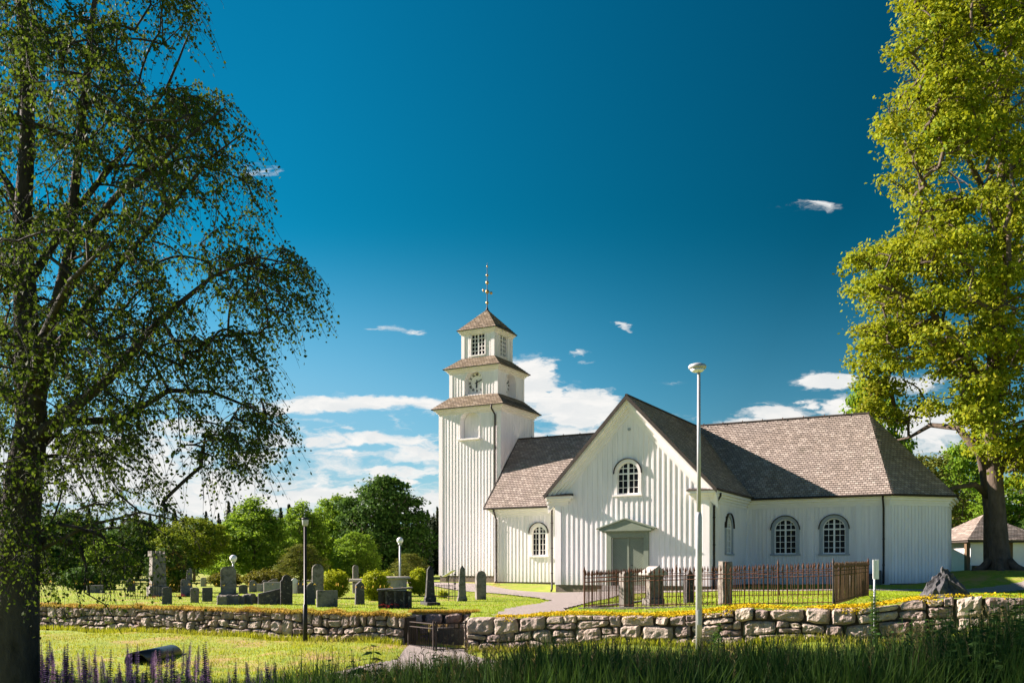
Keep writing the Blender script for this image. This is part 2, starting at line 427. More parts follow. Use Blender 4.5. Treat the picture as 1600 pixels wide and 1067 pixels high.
# gravel ways as ground outlines (metres)
PATH_YARD = [(-.55, 23.3), (.1, 22.35), (1.35, 22.9), (1.55, 25.2), (2.7, 30), (4.4, 37.5), (6.5, 42.3), (9.5, 42.2), (13, 41), (17, 40.5), (25, 42.2), (25, 43.9), (17, 42), (10, 43.6), (4.6, 45.6), (1.8, 46.9), (-1.0, 52.5),
             (-2.5, 56.5), (-6, 60.5), (-10, 66), (-16, 70), (-17, 68), (-10, 61.5), (-5.2, 54), (-2.8, 47.5), (-1.2, 42), (.9, 36.5), (1.35, 33), (.75, 29), (-.2, 25.6)]
PATH_GATE = [(-2.55, 22.9), (-1.12, 22.3), (-.95, 20.9), (-.2, 19.4), (.8, 17.9), (1.5, 16), (1.5, 12), (-1.5, 12), (-3.2, 15.4), (-3.9, 17.0), (-3.2, 18.6), (-2.5, 20.4)]
def path_mask(x, y): return in_poly(PATH_YARD, x, y) | in_poly(PATH_GATE, x, y)

xs = np.unique(np.round(np.concatenate([-np.geomspace(22, 1500, 34), np.arange(-22, -14, 1.0), np.arange(-14, 14, .22), np.arange(14, 34, 1.0), np.geomspace(34, 1500, 30),
                     [GX0 - .004, GX0 + .004, GX1 - .004, GX1 + .004]]), 4))
ns = np.concatenate([-np.geomspace(1500, 24, 20), np.arange(-22, -6, .5), np.arange(-6, -.2, .25), [-.12, 0.0, .10, .14, .3], np.arange(.5, 2.2, .25), [2.33, 2.37], np.arange(2.6, 10, .35), np.arange(10, 50, 1.0), np.geomspace(50, 2500, 40)])
GXX, NN = np.meshgrid(xs, ns)
gap = (GXX > GX0) & (GXX < GX1)
GYY = ywall(GXX) + NN
# inside the gap the step between the levels stands at the back of the recess
GYY = np.where(gap & (NN > .05) & (NN < 2.9), np.where(NN < .12, 24.30, np.where(NN < .2, 24.40, np.maximum(GYY, 24.41 + NN * .05))), GYY)
GYY = np.maximum.accumulate(GYY, axis=0)
GZZ = gz(GXX, GYY) - np.where(path_mask(GXX, GYY), .05, 0)
far = np.hypot(GXX, GYY) > 500
V = np.stack([GXX, GYY, GZZ], -1).reshape(-1, 3)
nr, nc = GXX.shape
idx = np.arange(nr * nc).reshape(nr, nc)
Q = np.stack([idx[:-1, :-1], idx[:-1, 1:], idx[1:, 1:], idx[1:, :-1]], -1).reshape(-1, 4)
M['ground'] = mat('grass_ground', (.155, .24, .018), (.25, .285, .028), 2.2, .95, bump=.6, bscale=20, c3=(.33, .235, .09), c3scale=.55, c3lo=.52, c3hi=.64)
g = link('ground', np_mesh('ground', V, Q, M['ground'], True))
tag(g, 'grassy churchyard and roadside ground', kind='structure')

def sheet(name, P, step, dz):
    """a gravel way: fine grid cut to an outline, laid on the ground"""
    xs_ = [p[0] for p in P]; ys_ = [p[1] for p in P]
    bm = bmesh.new()
    gx = np.arange(min(xs_), max(xs_) + step, step); gy = np.arange(min(ys_), max(ys_) + step, step)
    X, Y = np.meshgrid(gx, gy)
    ok = in_poly(P, X, Y)
    Z = gz(X, Y) + dz
    vid = {}
    vs = []; fs = []
    for j in range(len(gy) - 1):
        for i in range(len(gx) - 1):
            if ok[j, i] and ok[j, i + 1] and ok[j + 1, i] and ok[j + 1, i + 1]:
                q = []
                for (a, b) in ((j, i), (j, i + 1), (j + 1, i + 1), (j + 1, i)):
                    if (a, b) not in vid:
                        vid[(a, b)] = len(vs); vs.append((X[a, b], Y[a, b], Z[a, b]))
                    q.append(vid[(a, b)])
                fs.append(q)
    o = link(name, np_mesh(name, vs, fs, M['gravel'], True))
    return tag(o, kind='structure')
sheet('churchyard_path', PATH_YARD, .16, .012)
sheet('gate_path', PATH_GATE, .10, .012)

# ------------------------------------------------------------------ the church
U = Vector((.8797, -.4754, 0)); T = Vector((.4754, .8797, 0)); ZU = Vector((0, 0, 1))
A0 = Vector((2.27, 47.7, 0))
def P(u, t, z): return A0 + U * u + T * t + ZU * z
church = thing('church', P(4, 0, 0), 'white wooden board-and-batten church with clock tower and shingled roofs', 'church')

def arch_pts(c, hw, z0, zs, n=14):
    pts = [(c - hw, z0), (c - hw, zs)]
    for i in range(1, n):
        a = math.pi * (1 - i / n)
        pts.append((c + hw * math.cos(a), zs + hw * math.sin(a)))
    return pts + [(c + hw, zs), (c + hw, z0)]

def wall(name, p0, p1, z0, zt, holes=(), bat=.25, bw=.055, bd=.018, depth=.16, kinks=(), parent=church, material='white', zbat=None, off=.13):
    """a boarded wall between two plan points, outward normal to the right of p0->p1 seen from above"""
    p0 = Vector(p0); p1 = Vector(p1)
    e = (p1 - p0); L = e.length; e.normalize()
    n = Vector((e.y, -e.x, 0))
    f = zt if callable(zt) else (lambda s: zt)
    pos = lambda s, z, o=0.0: p0 + e * s + n * o + ZU * z
    mb = MB()
    X = {0.0, L, *kinks}
    for h in holes:
        for q in arch_pts(h['c'], h['hw'], h['z0'], h['zs']):
            X.add(q[0])
    X = sorted(X)
    def harch(h, s):
        d = max(-1, min(1, (s - h['c']) / h['hw']))
        return h['zs'] + (h['hw'] * math.sqrt(max(0, 1 - d * d)) if not h.get('flat') else 0)
    for a, b in zip(X[:-1], X[1:]):
        if b - a < 1e-6: continue
        mid = (a + b) / 2
        hh = sorted([h for h in holes if abs(mid - h['c']) < h['hw']], key=lambda h: h['z0'])
        ta, tb = f(a + 1e-6), f(b - 1e-6)
        if hh:
            la = lb = z0
            for h in hh:
                if h['z0'] - la > 1e-4: mb.quad(pos(a, la), pos(b, lb), pos(b, h['z0']), pos(a, h['z0']))
                la, lb = harch(h, a), harch(h, b)
            mb.quad(pos(a, la), pos(b, lb), pos(b, tb), pos(a, ta))
        else:
            mb.quad(pos(a, z0), pos(b, z0), pos(b, tb), pos(a, ta))
    for h in holes:
        pts = arch_pts(h['c'], h['hw'], h['z0'], h['zs'])
        if h.get('flat'): pts = [(h['c'] - h['hw'], h['z0']), (h['c'] - h['hw'], h['zs']), (h['c'] + h['hw'], h['zs']), (h['c'] + h['hw'], h['z0'])]
        dd = h.get('depth', depth)
        for q, r in zip(pts, pts[1:] + pts[:1]):
            mb.quad(pos(*q), pos(*q, -dd), pos(*r, -dd), pos(*r))
        mb.poly([pos(*q, -dd) for q in reversed(pts)])
    s = off
    zb_ = zbat if zbat is not None else z0
    while s < L - .05:
        segs = [(zb_, f(s))]
        for h in holes:
            m_ = h.get('m', .05)
            if abs(s - h['c']) < h['hw'] + m_:
                d = (s - h['c']) / (h['hw'] + m_)
                top = h['zs'] + ((h['hw'] + m_) * math.sqrt(max(0, 1 - d * d)) if not h.get('flat') else m_)
                bot = h['z0'] - h.get('ms', .08)
                new = []
                for (a, b) in segs:
                    if bot > a: new.append((a, min(b, bot)))
                    if top < b: new.append((max(a, top), b))
                segs = new
        for (a, b) in segs:
            if b - a > .05:
                w_ = bw / 2
                mb.hexa([pos(s - w_, a, .001), pos(s + w_, a, .001), pos(s + w_, a, bd), pos(s - w_, a, bd),
                         pos(s - w_, b, .001), pos(s + w_, b, .001), pos(s + w_, b, bd), pos(s - w_, b, bd)])
        s += bat
    o = mb.part(name, M[material], parent)
    return o, pos

def ring(mb, pos, c, hw, z0, zs, wid, o0, o1, closed_bottom=False, arch_only=False):
    """casing round an arched opening: hw inner half width, wid its width, from offset o0 to o1"""
    a = arch_pts(c, hw, z0, zs); b = arch_pts(c, hw + wid, z0, zs)
    if arch_only: a = a[1:-1]; b = b[1:-1]
    for i in range(len(a) - 1):
        mb.quad(pos(*a[i], o1), pos(*a[i + 1], o1), pos(*b[i + 1], o1), pos(*b[i], o1))
        mb.quad(pos(*b[i], o1), pos(*b[i + 1], o1), pos(*b[i + 1], o0), pos(*b[i], o0))
        mb.quad(pos(*a[i], o0), pos(*a[i + 1], o0), pos(*a[i + 1], o1), pos(*a[i], o1))
    for k in (0, -1):
        mb.quad(pos(*a[k], o0), pos(*a[k], o1), pos(*b[k], o1), pos(*b[k], o0))

def slat(mb, pos, s0, s1, z0, z1, o0, o1):
    mb.hexa([pos(s0, z0, o0), pos(s1, z0, o0), pos(s1, z0, o1), pos(s0, z0, o1), pos(s0, z1, o0), pos(s1, z1, o0), pos(s1, z1, o1), pos(s0, z1, o1)])

def arched_window(pos, c, hw, z0, zs, casing, cw=.14, rows=4, hood=True, label=None, d=.12):
    mb = MB()
    ring(mb, pos, c, hw, z0, zs, cw, .002, .055)
    slat(mb, pos, c - hw - cw - .05, c + hw + cw + .05, z0 - .09, z0, .002, .11)
    win = mb.part('window', M[casing], church)
    if label: win['label'] = label
    pm = MB(); pm.poly([pos(*q, -d + .012) for q in reversed(arch_pts(c, hw, z0, zs))])
    pm.part('pane', M['glass'], win)
    b = MB()
    half = lambda z: hw if z <= zs else math.sqrt(max(1e-4, hw * hw - (z - zs) ** 2))
    ring(b, pos, c, hw - .045, z0 + .0, zs, .045, -d + .02, -.03)
    slat(b, pos, c - hw, c + hw, z0 + .001, z0 + .06, -d + .02, -.032)
    zt_ = zs + hw
    slat(b, pos, c - .042, c + .042, z0 + .061, zt_ - .07, -d + .02, -.028)
    slat(b, pos, c - hw + .05, c - .043, zs - .04, zs + .03, -d + .02, -.034)
    slat(b, pos, c + .043, c + hw - .05, zs - .04, zs + .03, -d + .02, -.034)
    for sgn in (-1, 1):
        sx = c + sgn * hw * .5
        slat(b, pos, sx - .013, sx + .013, z0 + .061, zs + math.sqrt(hw * hw - (hw * .5) ** 2) - .05, -d + .02, -.05)
    k = rows
    for i in range(1, k):
        z = z0 + (zs - z0) * i / k
        slat(b, pos, c - hw + .06, c + hw - .06, z - .013, z + .013, -d + .02, -.052)
    z = zs + hw * .48
    slat(b, pos, c - half(z) + .04, c + half(z) - .04, z - .018, z + .018, -d + .02, -.052)
    b.part('sash', M['sash'], win)
    if hood:
        h = MB(); ring(h, pos, c, hw + cw + .002, z0, zs, .035, .002, .13, arch_only=True)
        h.part('hood', M['dark_metal'], win)
    return win

WH = dict(hw=.56, z0=1.95, zs=3.22, depth=.14, m=.16, ms=.1)
ZS = .36                                                    # lower edge of the boarding
# nave, south side west of the transept: u -7.5 .. 0
SHADED = dict(bat=.205, bw=.045, bd=.034)
def southwall(name, u0, u1, t, holes, **k): return wall(name, P(u0, t, 0), P(u1, t, 0), ZS, 4.95, holes, **k)
o, pw = southwall('nave_wall', -7.5, -.05, 6.85, [dict(WH, c=7.5 - 4.44, hw=.46, m=.16)], off=.4)
arched_window(pw, 7.5 - 4.44, .46, 1.95, 3.30, 'trim', .16, 4)
# east arm
o, pe = southwall('nave_wall', 8.05, 15.2, 6.85, [dict(WH, c=10.1 - 8.05), dict(WH, c=12.56 - 8.05)], off=.5, **SHADED)
arched_window(pe, 10.1 - 8.05, .56, 1.95, 3.22, 'grey_trim', .17, 4)
arched_window(pe, 12.56 - 8.05, .56, 1.95, 3.22, 'grey_trim', .17, 4)
KC = 2.5
apse = [P(15.2, 6.85, 0), P(15.2 + KC, 6.85 + KC, 0), P(15.2 + KC, 15.05 - KC, 0), P(15.2, 15.05, 0)]
for a, b in zip(apse[:-1], apse[1:]):
    wall('apse_wall', a, b, ZS + .08, 4.95, **SHADED)
wall('nave_wall', P(15.2, 15.05, 0), P(-7.5, 15.05, 0), ZS, 4.95, bat=.5)
wall('nave_wall', P(-7.5, 15.05, 0), P(-7.5, 6.85, 0), ZS, lambda s: min(9.4, 9.4 - 1.055 * abs(s - 4.1)), kinks=(4.1,))
# transept: gable to the south
gz_ = lambda s: min(9.55 - 1.055 * abs(s - 4.05), 9.5)
GH = dict(c=3.98, hw=.56, z0=4.85, zs=5.88, depth=.14, m=.16, ms=.1)
o, pg = wall('transept_wall', P(-.05, 0, 0), P(8.05, 0, 0), ZS, gz_, [GH, dict(c=3.98, hw=.84, z0=ZS, zs=2.72, flat=True, depth=.16, m=.26, ms=0)], kinks=(4.05,), bat=.27, bw=.085, bd=.024, off=.42)
arched_window(pg, 3.98, .56, 4.85, 5.88, 'trim', .15, 3)
o, ps = wall('transept_wall', P(8.05, 0, 0), P(8.05, 6.85, 0), ZS, 4.95, [dict(WH, c=3.27)], **SHADED)
arched_window(ps, 3.27, .56, 1.95, 3.22, 'grey_trim', .17, 4)
wall('transept_wall', P(-.05, 6.85, 0), P(-.05, 0, 0), ZS, 4.95)
wall('transept_wall', P(8.05, 21.9, 0), P(-.05, 21.9, 0), ZS, gz_, kinks=(4.05,), bat=.5)
wall('transept_wall', P(8.05, 15.05, 0), P(8.05, 21.9, 0), ZS, 4.95, bat=.5)
wall('transept_wall', P(-.05, 21.9, 0), P(-.05, 15.05, 0), ZS, 4.95, bat=.5)

# small round vent in the gable
mb = MB()
n_ = -T
c_ = P(4.0, -.01, 8.05)
mb.tube([c_, c_ - T * .05], .075, 12)
mb.part('vent', M['grey_trim'], church)

# corner boards and pilasters
def board(pos, s0, s1, z0, z1, o=.05, nm='corner_board'):
    mb = MB(); slat(mb, pos, s0, s1, z0, z1, .001, o); mb.part(nm, M['white'], church)
board(pg, 0, .34, ZS, 4.42); board(pg, 7.76, 8.10, ZS, 4.42)
board(ps, 0.01, .22, ZS, 4.42); board(ps, 6.62, 6.84, ZS, 4.42)
board(pw, 0, .26, ZS, 4.42); board(pw, 7.2, 7.44, ZS, 4.42)
board(pe, .01, .25, ZS, 4.42); board(pe, 13.62 - 8.05, 13.9 - 8.05, ZS, 4.44, .07); board(pe, 11.2 - 8.05, 11.48 - 8.05, ZS, 3.72, .035); board(pe, 6.9, 7.17, ZS, 4.42)

# foundation
mb = MB()
def found(a, b, ztop, zbot=-.6, inset=.06):
    a = Vector(a); b = Vector(b); e = (b - a).normalized(); n = Vector((e.y, -e.x, 0))
    p = [a - n * .5, b - n * .5, b - n * inset, a - n * inset]
    mb.hexa([q + ZU * zbot for q in p] + [q + ZU * ztop for q in p])
for (a, b, zt_) in ((P(-7.5, 6.85, 0), P(0.2, 6.85, 0), ZS + .03), (P(-.05, 0, 0), P(8.05, 0, 0), ZS + .03), (P(8.05, .52, 0), P(8.05, 6.9, 0), ZS + .03),
                    (P(8.0, 6.85, 0), P(15.2, 6.85, 0), ZS + .03), (apse[0], apse[1], ZS + .11), (apse[1], apse[2], ZS + .11), (P(-.05, 6.85, 0), P(-.05, .52, 0), ZS + .03)):
    mb = MB(); found(a, b, zt_); mb.part('foundation', M['granite_base'], church)

# cornices: stepped mouldings under the eaves
PROF = [(.06, 4.36, 4.50), (.13, 4.50, 4.62), (.24, 4.62, 4.74), (.37, 4.74, 4.875)]
def cornice(a, b, prof, ea=0.0, eb=0.0, mm='trim'):
    mb = MB()
    a = Vector(a); b = Vector(b); e = (b - a).normalized(); n = Vector((e.y, -e.x, 0))
    for (o, z0, z1) in prof:
        A_ = a - e * (ea * o); B_ = b + e * (eb * o)
        p = [A_ - n * .02, B_ - n * .02, B_ + n * o, A_ + n * o]
        mb.hexa([q + ZU * z0 for q in p] + [q + ZU * z1 for q in p])
    mb.part('cornice', M[mm], church)
t22 = math.tan(R(22.5))
cornice(P(-7.5, 6.85, 0), P(-.05, 6.85, 0), PROF, 1, 0)
cornice(P(8.05, 6.85, 0), apse[0], PROF, 0, t22)
cornice(apse[0], apse[1], PROF, t22, t22); cornice(apse[1], apse[2], PROF, t22, t22)
cornice(P(8.05, 0, 0), P(8.05, 6.85, 0), PROF, 1, 0)
cornice(P(-.05, 6.85, 0), P(-.05, 0, 0), PROF, 0, 1)
cornice(P(-.05, 0, 0), P(.62, 0, 0), PROF, 0, 1); cornice(P(7.38, 0, 0), P(8.05, 0, 0), PROF, 1, 0)   # returns on the gable
# raking cornice
for sg in (-1, 1):
    mb = MB()
    for (o, d0, d1) in ((.05, .62, .46), (.10, .46, .33), (.20, .33, .2), (.32, .2, .03)):
        top = lambda x, d: 9.62 - 1.055 * x - d * 1.4536
        e0, e1 = 4.45, 0.0
        pts = []
        for (x, d) in ((e0, d0), (e1, d0), (e1, d1), (e0, d1)):
            pts.append((x, top(x, d)))
        front = [P(4 + sg * x, -o, z) for (x, z) in pts]; back = [P(4 + sg * x, .02, z) for (x, z) in pts]
        mb.hexa([front[0], front[1], back[1], back[0], front[3], front[2], back[2], back[3]])
    mb.part('raking_cornice', M['trim'], church)

# roofs, in courses of shingles
def shingle_mat(name, a, b, c, patch, moss):
    m = bpy.data.materials.new(name); m.use_nodes = True
    t = NT(m.node_tree); m.node_tree.nodes.clear()
    out = t.n('ShaderNodeOutputMaterial')
    uv = t.n('ShaderNodeTexCoord').outputs['UV']
    def brick(c1, c2, bias):
        br = t.n('ShaderNodeTexBrick', {'Vector': uv, 'Color1': c1, 'Color2': c2, 'Mortar': (.03, .025, .022), 'Scale': 1.0, 'Mortar Size': .011, 'Mortar Smooth': .2,
                                        'Bias': bias, 'Brick Width': .205, 'Row Height': .165})
        return br
    b1 = brick(a, b, 0.0)
    vn = t.n('ShaderNodeVectorMath', {0: uv, 1: (.205, .165, 1)}, operation='DIVIDE').outputs[0]
    fl = t.n('ShaderNodeVectorMath', {0: vn}, operation='FLOOR').outputs[0]
    wn = t.n('ShaderNodeTexWhiteNoise', {'Vector': fl}, noise_dimensions='2D').outputs[0]
    nz = t.noise(uv, .55, 5, .65).outputs[0]
    col = t.mix(t.m('MULTIPLY', t.rng(nz, .40, .66), .8), b1.outputs[0], patch)
    col = t.mix(t.m('MULTIPLY', t.m('GREATER_THAN', wn, .82), .65), col, c)
    co = t.n('ShaderNodeTexCoord').outputs['Object']
    ng = t.noise(co, .9, 6, .7).outputs[0]
    col = t.mix(t.m('MULTIPLY', t.rng(ng, .56, .74), .55), col, moss)
    mort = t.mix(b1.outputs['Fac'], col, (.04, .034, .03))
    p = t.n('ShaderNodeBsdfPrincipled', {'Base Color': mort, 'Roughness': .9, 'Specular IOR Level': .04})
    hgt = t.m('MULTIPLY_ADD', b1.outputs['Fac'], -1.0, t.m('MULTIPLY', wn, .6))
    bp = t.n('ShaderNodeBump', {'Strength': .6, 'Distance': .02, 'Height': hgt})
    t.t.links.new(bp.outputs[0], p.inputs['Normal'])
    t.t.links.new(p.outputs[0], out.inputs[0])
    return m
M['shingle'] = shingle_mat('wood_shingles', (.36, .305, .26), (.235, .20, .172), (.47, .415, .36), (.29, .25, .22), (.16, .15, .11))
M['shingle_tower'] = shingle_mat('mossy_tower_shingles', (.30, .24, .18), (.20, .16, .12), (.38, .32, .25), (.24, .20, .13), (.16, .155, .07))

def roof_plane(mb, eL, eR, tL, tR, course=.165, butt=.024, seg=1):
    """eave left/right, top left/right as seen from outside; stepped courses"""
    eL, eR, tL, tR = (Vector(q) for q in (eL, eR, tL, tR))
    e = (eR - eL).normalized()
    up = ((tL + tR) / 2 - (eL + eR) / 2); up = (up - e * up.dot(e)); SL = up.length; up.normalize()
    n = e.cross(up).normalized()
    k = max(1, int(round(SL / course)))
    uvof = lambda q: ((q - eL).dot(e), (q - eL).dot(up))
    rj = random.Random(int(abs(eL.x * 131 + eL.y * 71) * 10))
    for i in range(k):
        f0, f1 = i / k, (i + 1) / k
        a, b = eL.lerp(tL, f0), eR.lerp(tR, f0)
        c, d = eR.lerp(tR, f1), eL.lerp(tL, f1)
        au, bu = a + n * butt, b + n * butt
        ns_ = max(1, int((b - a).length / .62))
        oo = [rj.uniform(-.006, .010) for _ in range(ns_ + 1)]
        for q in range(ns_):
            g0, g1 = q / ns_, (q + 1) / ns_
            A_, B_ = a.lerp(b, g0), a.lerp(b, g1); C_, D_ = d.lerp(c, g1), d.lerp(c, g0)
            sg0 = n * (noise.noise(A_ * .55) * .018); sg1 = n * (noise.noise(B_ * .55) * .018)
            Au, Bu = A_ + n * (butt + oo[q]) + sg0 - up * oo[q] * .8, B_ + n * (butt + oo[q + 1]) + sg1 - up * oo[q + 1] * .8
            mb.quad(Au, Bu, C_ + n * .002 + sg1, D_ + n * .002 + sg0, [uvof(A_), uvof(B_), uvof(C_), uvof(D_)])
            mb.quad(A_, B_, Bu, Au, [uvof(A_ + up * .02), uvof(B_ + up * .02), uvof(B_ + up * .025), uvof(A_ + up * .025)])
RZ, EZ = 9.65, 4.885
def soffit_board(mb, a, b, h=.10, th=.05):
    a = Vector(a); b = Vector(b); e = (b - a).normalized(); n = Vector((e.y, -e.x, 0)).normalized()
    p = [a, b, b + n * th, a + n * th]
    mb.hexa([q - ZU * h for q in p] + [q + ZU * .012 for q in p])
et, rt = 6.40, 10.95
tc22 = t22 * .45
eC1 = P(15.2 + tc22, et, EZ); oc = .45
eC2 = P(15.2 + KC + oc, 6.85 + KC - oc * t22, EZ); eC3 = P(15.2 + KC + oc, 15.05 - KC + oc * t22, EZ); eC4 = P(15.2 + tc22, 15.5, EZ)
RE = P(13.7, rt, RZ)
mb = MB()
roof_plane(mb, P(-8, et, EZ), eC1, P(-8, rt, RZ), RE)
roof_plane(mb, eC1, eC2, RE, RE); roof_plane(mb, eC2, eC3, RE, RE); roof_plane(mb, eC3, eC4, RE, RE)
roof_plane(mb, eC4, P(-8, 15.5, EZ), RE, P(-8, rt, RZ))
nave_roof = mb.part('nave_roof', M['shingle'], church)
mb = MB()
hx = 4.45
zx = RZ - 1.055 * hx
for (t0, t1) in ((-.4, 6.4), (22.3, 15.5)):
    if t0 < t1:
        roof_plane(mb, P(4 + hx, t0, zx), P(4 + hx, t1, zx), P(4, t0, RZ), P(4, rt, RZ))
        roof_plane(mb, P(4 - hx, t1, zx), P(4 - hx, t0, zx), P(4, rt, RZ), P(4, t0, RZ))
    else:
        roof_plane(mb, P(4 + hx, t1, zx), P(4 + hx, t0, zx), P(4, rt, RZ), P(4, t0, RZ))
        roof_plane(mb, P(4 - hx, t0, zx), P(4 - hx, t1, zx), P(4, t0, RZ), P(4, rt, RZ))
tr_roof = mb.part('transept_roof', M['shingle'], church)
# verge boards on the gable, dark
for sg in (-1, 1):
    mb = MB()
    for (t0, t1, d0, d1) in ((-.44, -.395, .0, .16),):
        q = []
        for (x, d) in ((4.5, d1), (0, d1), (0, d0), (4.5, d0)):
            q.append((4 + sg * x, RZ + .06 - 1.055 * x - d * 1.45))
        fr = [P(x, t0, z) for (x, z) in q]; bk = [P(x, t1, z) for (x, z) in q]
        mb.hexa([fr[0], fr[1], bk[1], bk[0], fr[3], fr[2], bk[2], bk[3]])
    mb.part('verge_board', M['verge'], church)
mb = MB()
q = [(6.38, EZ - .10), (rt, RZ - .10), (rt, RZ + .05), (6.38, EZ + .05)]
fr = [P(-8.05, t, z) for (t, z) in q]; bk = [P(-8.005, t, z) for (t, z) in q]
mb.hexa([fr[0], fr[1], bk[1], bk[0], fr[3], fr[2], bk[2], bk[3]])
mb.part('verge_board', M['verge'], church)
# undersides of the gable overhang
for sg in (-1, 1):
    mb = MB()
    mb.quad(P(4, -.39, RZ - .03), P(4, .0, RZ - .03), P(4 + sg * 4.44, .0, RZ - .03 - 1.055 * 4.44), P(4 + sg * 4.44, -.39, RZ - .03 - 1.055 * 4.44))
    mb.part('gable_soffit', M['trim'], church)
# ridges and gutters
def ridge(a, b, r=.07):
    mb = MB(); mb.tube([a, b], r, 6); mb.part('ridge_cap', M['verge'], church)
ridge(P(-8, rt, RZ + .03), P(13.75, rt, RZ + .03)); ridge(P(4, -.44, RZ + .03), P(4, 22.3, RZ + .03))
for q in np.arange(-7, 13.5, 1.15):
    a = P(float(q), rt - .02, RZ + .06)
    mb = MB(); mb.tube([a, a + ZU * .07 - T * .05, a - T * .16 + ZU * -.02], .018, 5); mb.part('ridge_hook', M['rust'], church)
for (a, b) in ((P(-8, et, EZ), P(-.45, et, EZ)), (P(8.43, et, EZ), eC1), (eC1, eC2), (P(8.45, -.4, zx), P(8.45, et, zx)), (P(-.45, et, zx), P(-.45, -.4, zx))):
    a = Vector(a); b = Vector(b); e = (b - a).normalized(); n = Vector((e.y, -e.x, 0)).normalized()
    mb = MB(); mb.tube([a + n * .05 - ZU * .03, b + n * .05 - ZU * .03], .065, 8); mb.part('gutter', M['dark_metal'], church)
def downpipe(base, n, ztop, zbot, reach=.40, side=Vector((0, 0, 0))):
    b = Vector(base); n = Vector(n)
    m_ = MB()
    pts = [b + n * reach + side + ZU * (ztop), b + n * reach + side + ZU * (ztop - .14), b + n * (reach * .55) + side * .5 + ZU * (ztop - .42), b + n * .09 + ZU * (ztop - .62), b + n * .09 + ZU * (zbot + .12), b + n * .18 + ZU * zbot]
    m_.tube(pts, .052, 8)
    for z in np.arange(zbot + .9, ztop - .9, 1.3):
        m_.tube([b + n * .09 + ZU * z, b + n * .09 + ZU * (z + .05)], .068, 8)
    return m_.part('downpipe', M['dark_metal'], church, True)
downpipe(P(-7.35, 6.85, 0), -T, EZ - .05, .30)
downpipe(P(-.32, 0.25, 0), -T, EZ - .05, .02, .1, Vector(-U * .18))
downpipe(P(8.05, .42, 0), U, EZ - .1, .10)
downpipe(P(14.95, 6.85, 0), -T, EZ - .05, .45)

# corner return caps
for (u0, u1) in ((-.45, .98), (7.02, 8.45)):
    mb = MB()
    a = [P(u0, -.42, 4.88), P(u1, -.42, 4.88), P(u1, .0, 4.88), P(u0, .0, 4.88), P(u0, -.0, 5.02), P(u1 - .02, .0, 5.02)]
    mb.quad(a[0], a[1], a[5], a[4]); mb.quad(a[1], a[2], a[5], a[5] + ZU * .001); mb.quad(a[0], a[3], a[2], a[1])
    mb.hexa([P(u0, -.43, 4.86), P(u1, -.43, 4.86), P(u1, -.38, 4.86), P(u0, -.38, 4.86), P(u0, -.43, 4.9), P(u1, -.43, 4.9), P(u1, -.38, 4.9), P(u0, -.38, 4.9)])
    mb.part('return_cap', M['verge'], church)

# door with pediment
mb = MB()
DC = 3.98
for s in (-1, 1):
    slat(mb, pg, DC + s * .975 - .125, DC + s * .975 + .125, ZS - .02, 2.96, .002, .11)
slat(mb, pg, DC - .85, DC + .85, 2.72, 2.96, .002, .10)
slat(mb, pg, DC - 1.12, DC + 1.12, 2.961, 3.04, .002, .16)
slat(mb, pg, DC - 1.36, DC + 1.36, 3.041, 3.13, .002, .42)
slat(mb, pg, DC - 1.26, DC + 1.26, 2.99, 3.04, .161, .30)
door = mb.part('door', M['green_door'], church)
mb = MB()                                                  # pediment
a = [(DC - 1.42, 3.131), (DC + 1.42, 3.131), (DC, 3.60)]
fr = [pg(*q, .40) for q in a]; bk = [pg(*q, .002) for q in a]
mb.poly(fr); mb.poly(list(reversed(bk)))
mb.part('pediment', M['green_door'], door)
mb = MB()
for s in (-1, 1):
    q = [(DC + s * 1.5, 3.12), (DC, 3.605), (DC, 3.67), (DC + s * 1.5, 3.185)]
    mb = MB()
    fr = [pg(*p_, .46) for p_ in q]; bk = [pg(*p_, .002) for p_ in q]
    mb.hexa([fr[0], fr[1], bk[1], bk[0], fr[3], fr[2], bk[2], bk[3]])
    mb.part('pediment_roof', M['green_door'], door)
for s in (-1, 1):                                          # two leaves with diagonal boards
    mb = MB()
    x0, x1 = (DC - .835, DC - .012) if s < 0 else (DC + .012, DC + .835)
    slat(mb, pg, x0, x1, ZS + .01, 2.70, -.12, -.085)
    for i in range(26):
        zc = ZS - .75 + i * .125
        pts = []
        run = x1 - x0
        sl_ = .75 * (1 if s < 0 else -1)
        # boards rise toward the outer edge
        za, zb__ = (zc + run * .8, zc) if s < 0 else (zc, zc + run * .8)
        lo_a, lo_b = za, zb__
        def cl(z): return min(max(z, ZS + .02), 2.69)
        if cl(za) == cl(za + .1) and cl(zb__) == cl(zb__ + .1): continue
        p = [(x0, cl(za)), (x1, cl(zb__)), (x1, cl(zb__ + .1)), (x0, cl(za + .1))]
        mb.hexa([pg(*p[0], -.084), pg(*p[1], -.084), pg(*p[1], -.055), pg(*p[0], -.055), pg(*p[3], -.084), pg(*p[2], -.084), pg(*p[2], -.055), pg(*p[3], -.055)])
    mb.part('door_leaf', M['green_door'], door)
mb = MB()
slat(mb, pg, DC - .05, DC + .05, ZS + .02, 2.7, -.054, -.02)
mb.part('astragal', M['green_door'], door)
mb = MB(); mb.tube([pg(DC + .16, 1.35, -.05), pg(DC + .16, 1.35, .03), pg(DC + .28, 1.35, .03)], .018, 6)
mb.part('handle', M['black_metal'], door)
mb = MB()
for i, z in enumerate((.20, .02)):
    slat(mb, pg, DC - 1.2 - i * .1, DC + 1.2 + i * .1, z - .3, z + .15, -.02, .45 + .35 * i)
mb.part('step', M['stone_light'], church)

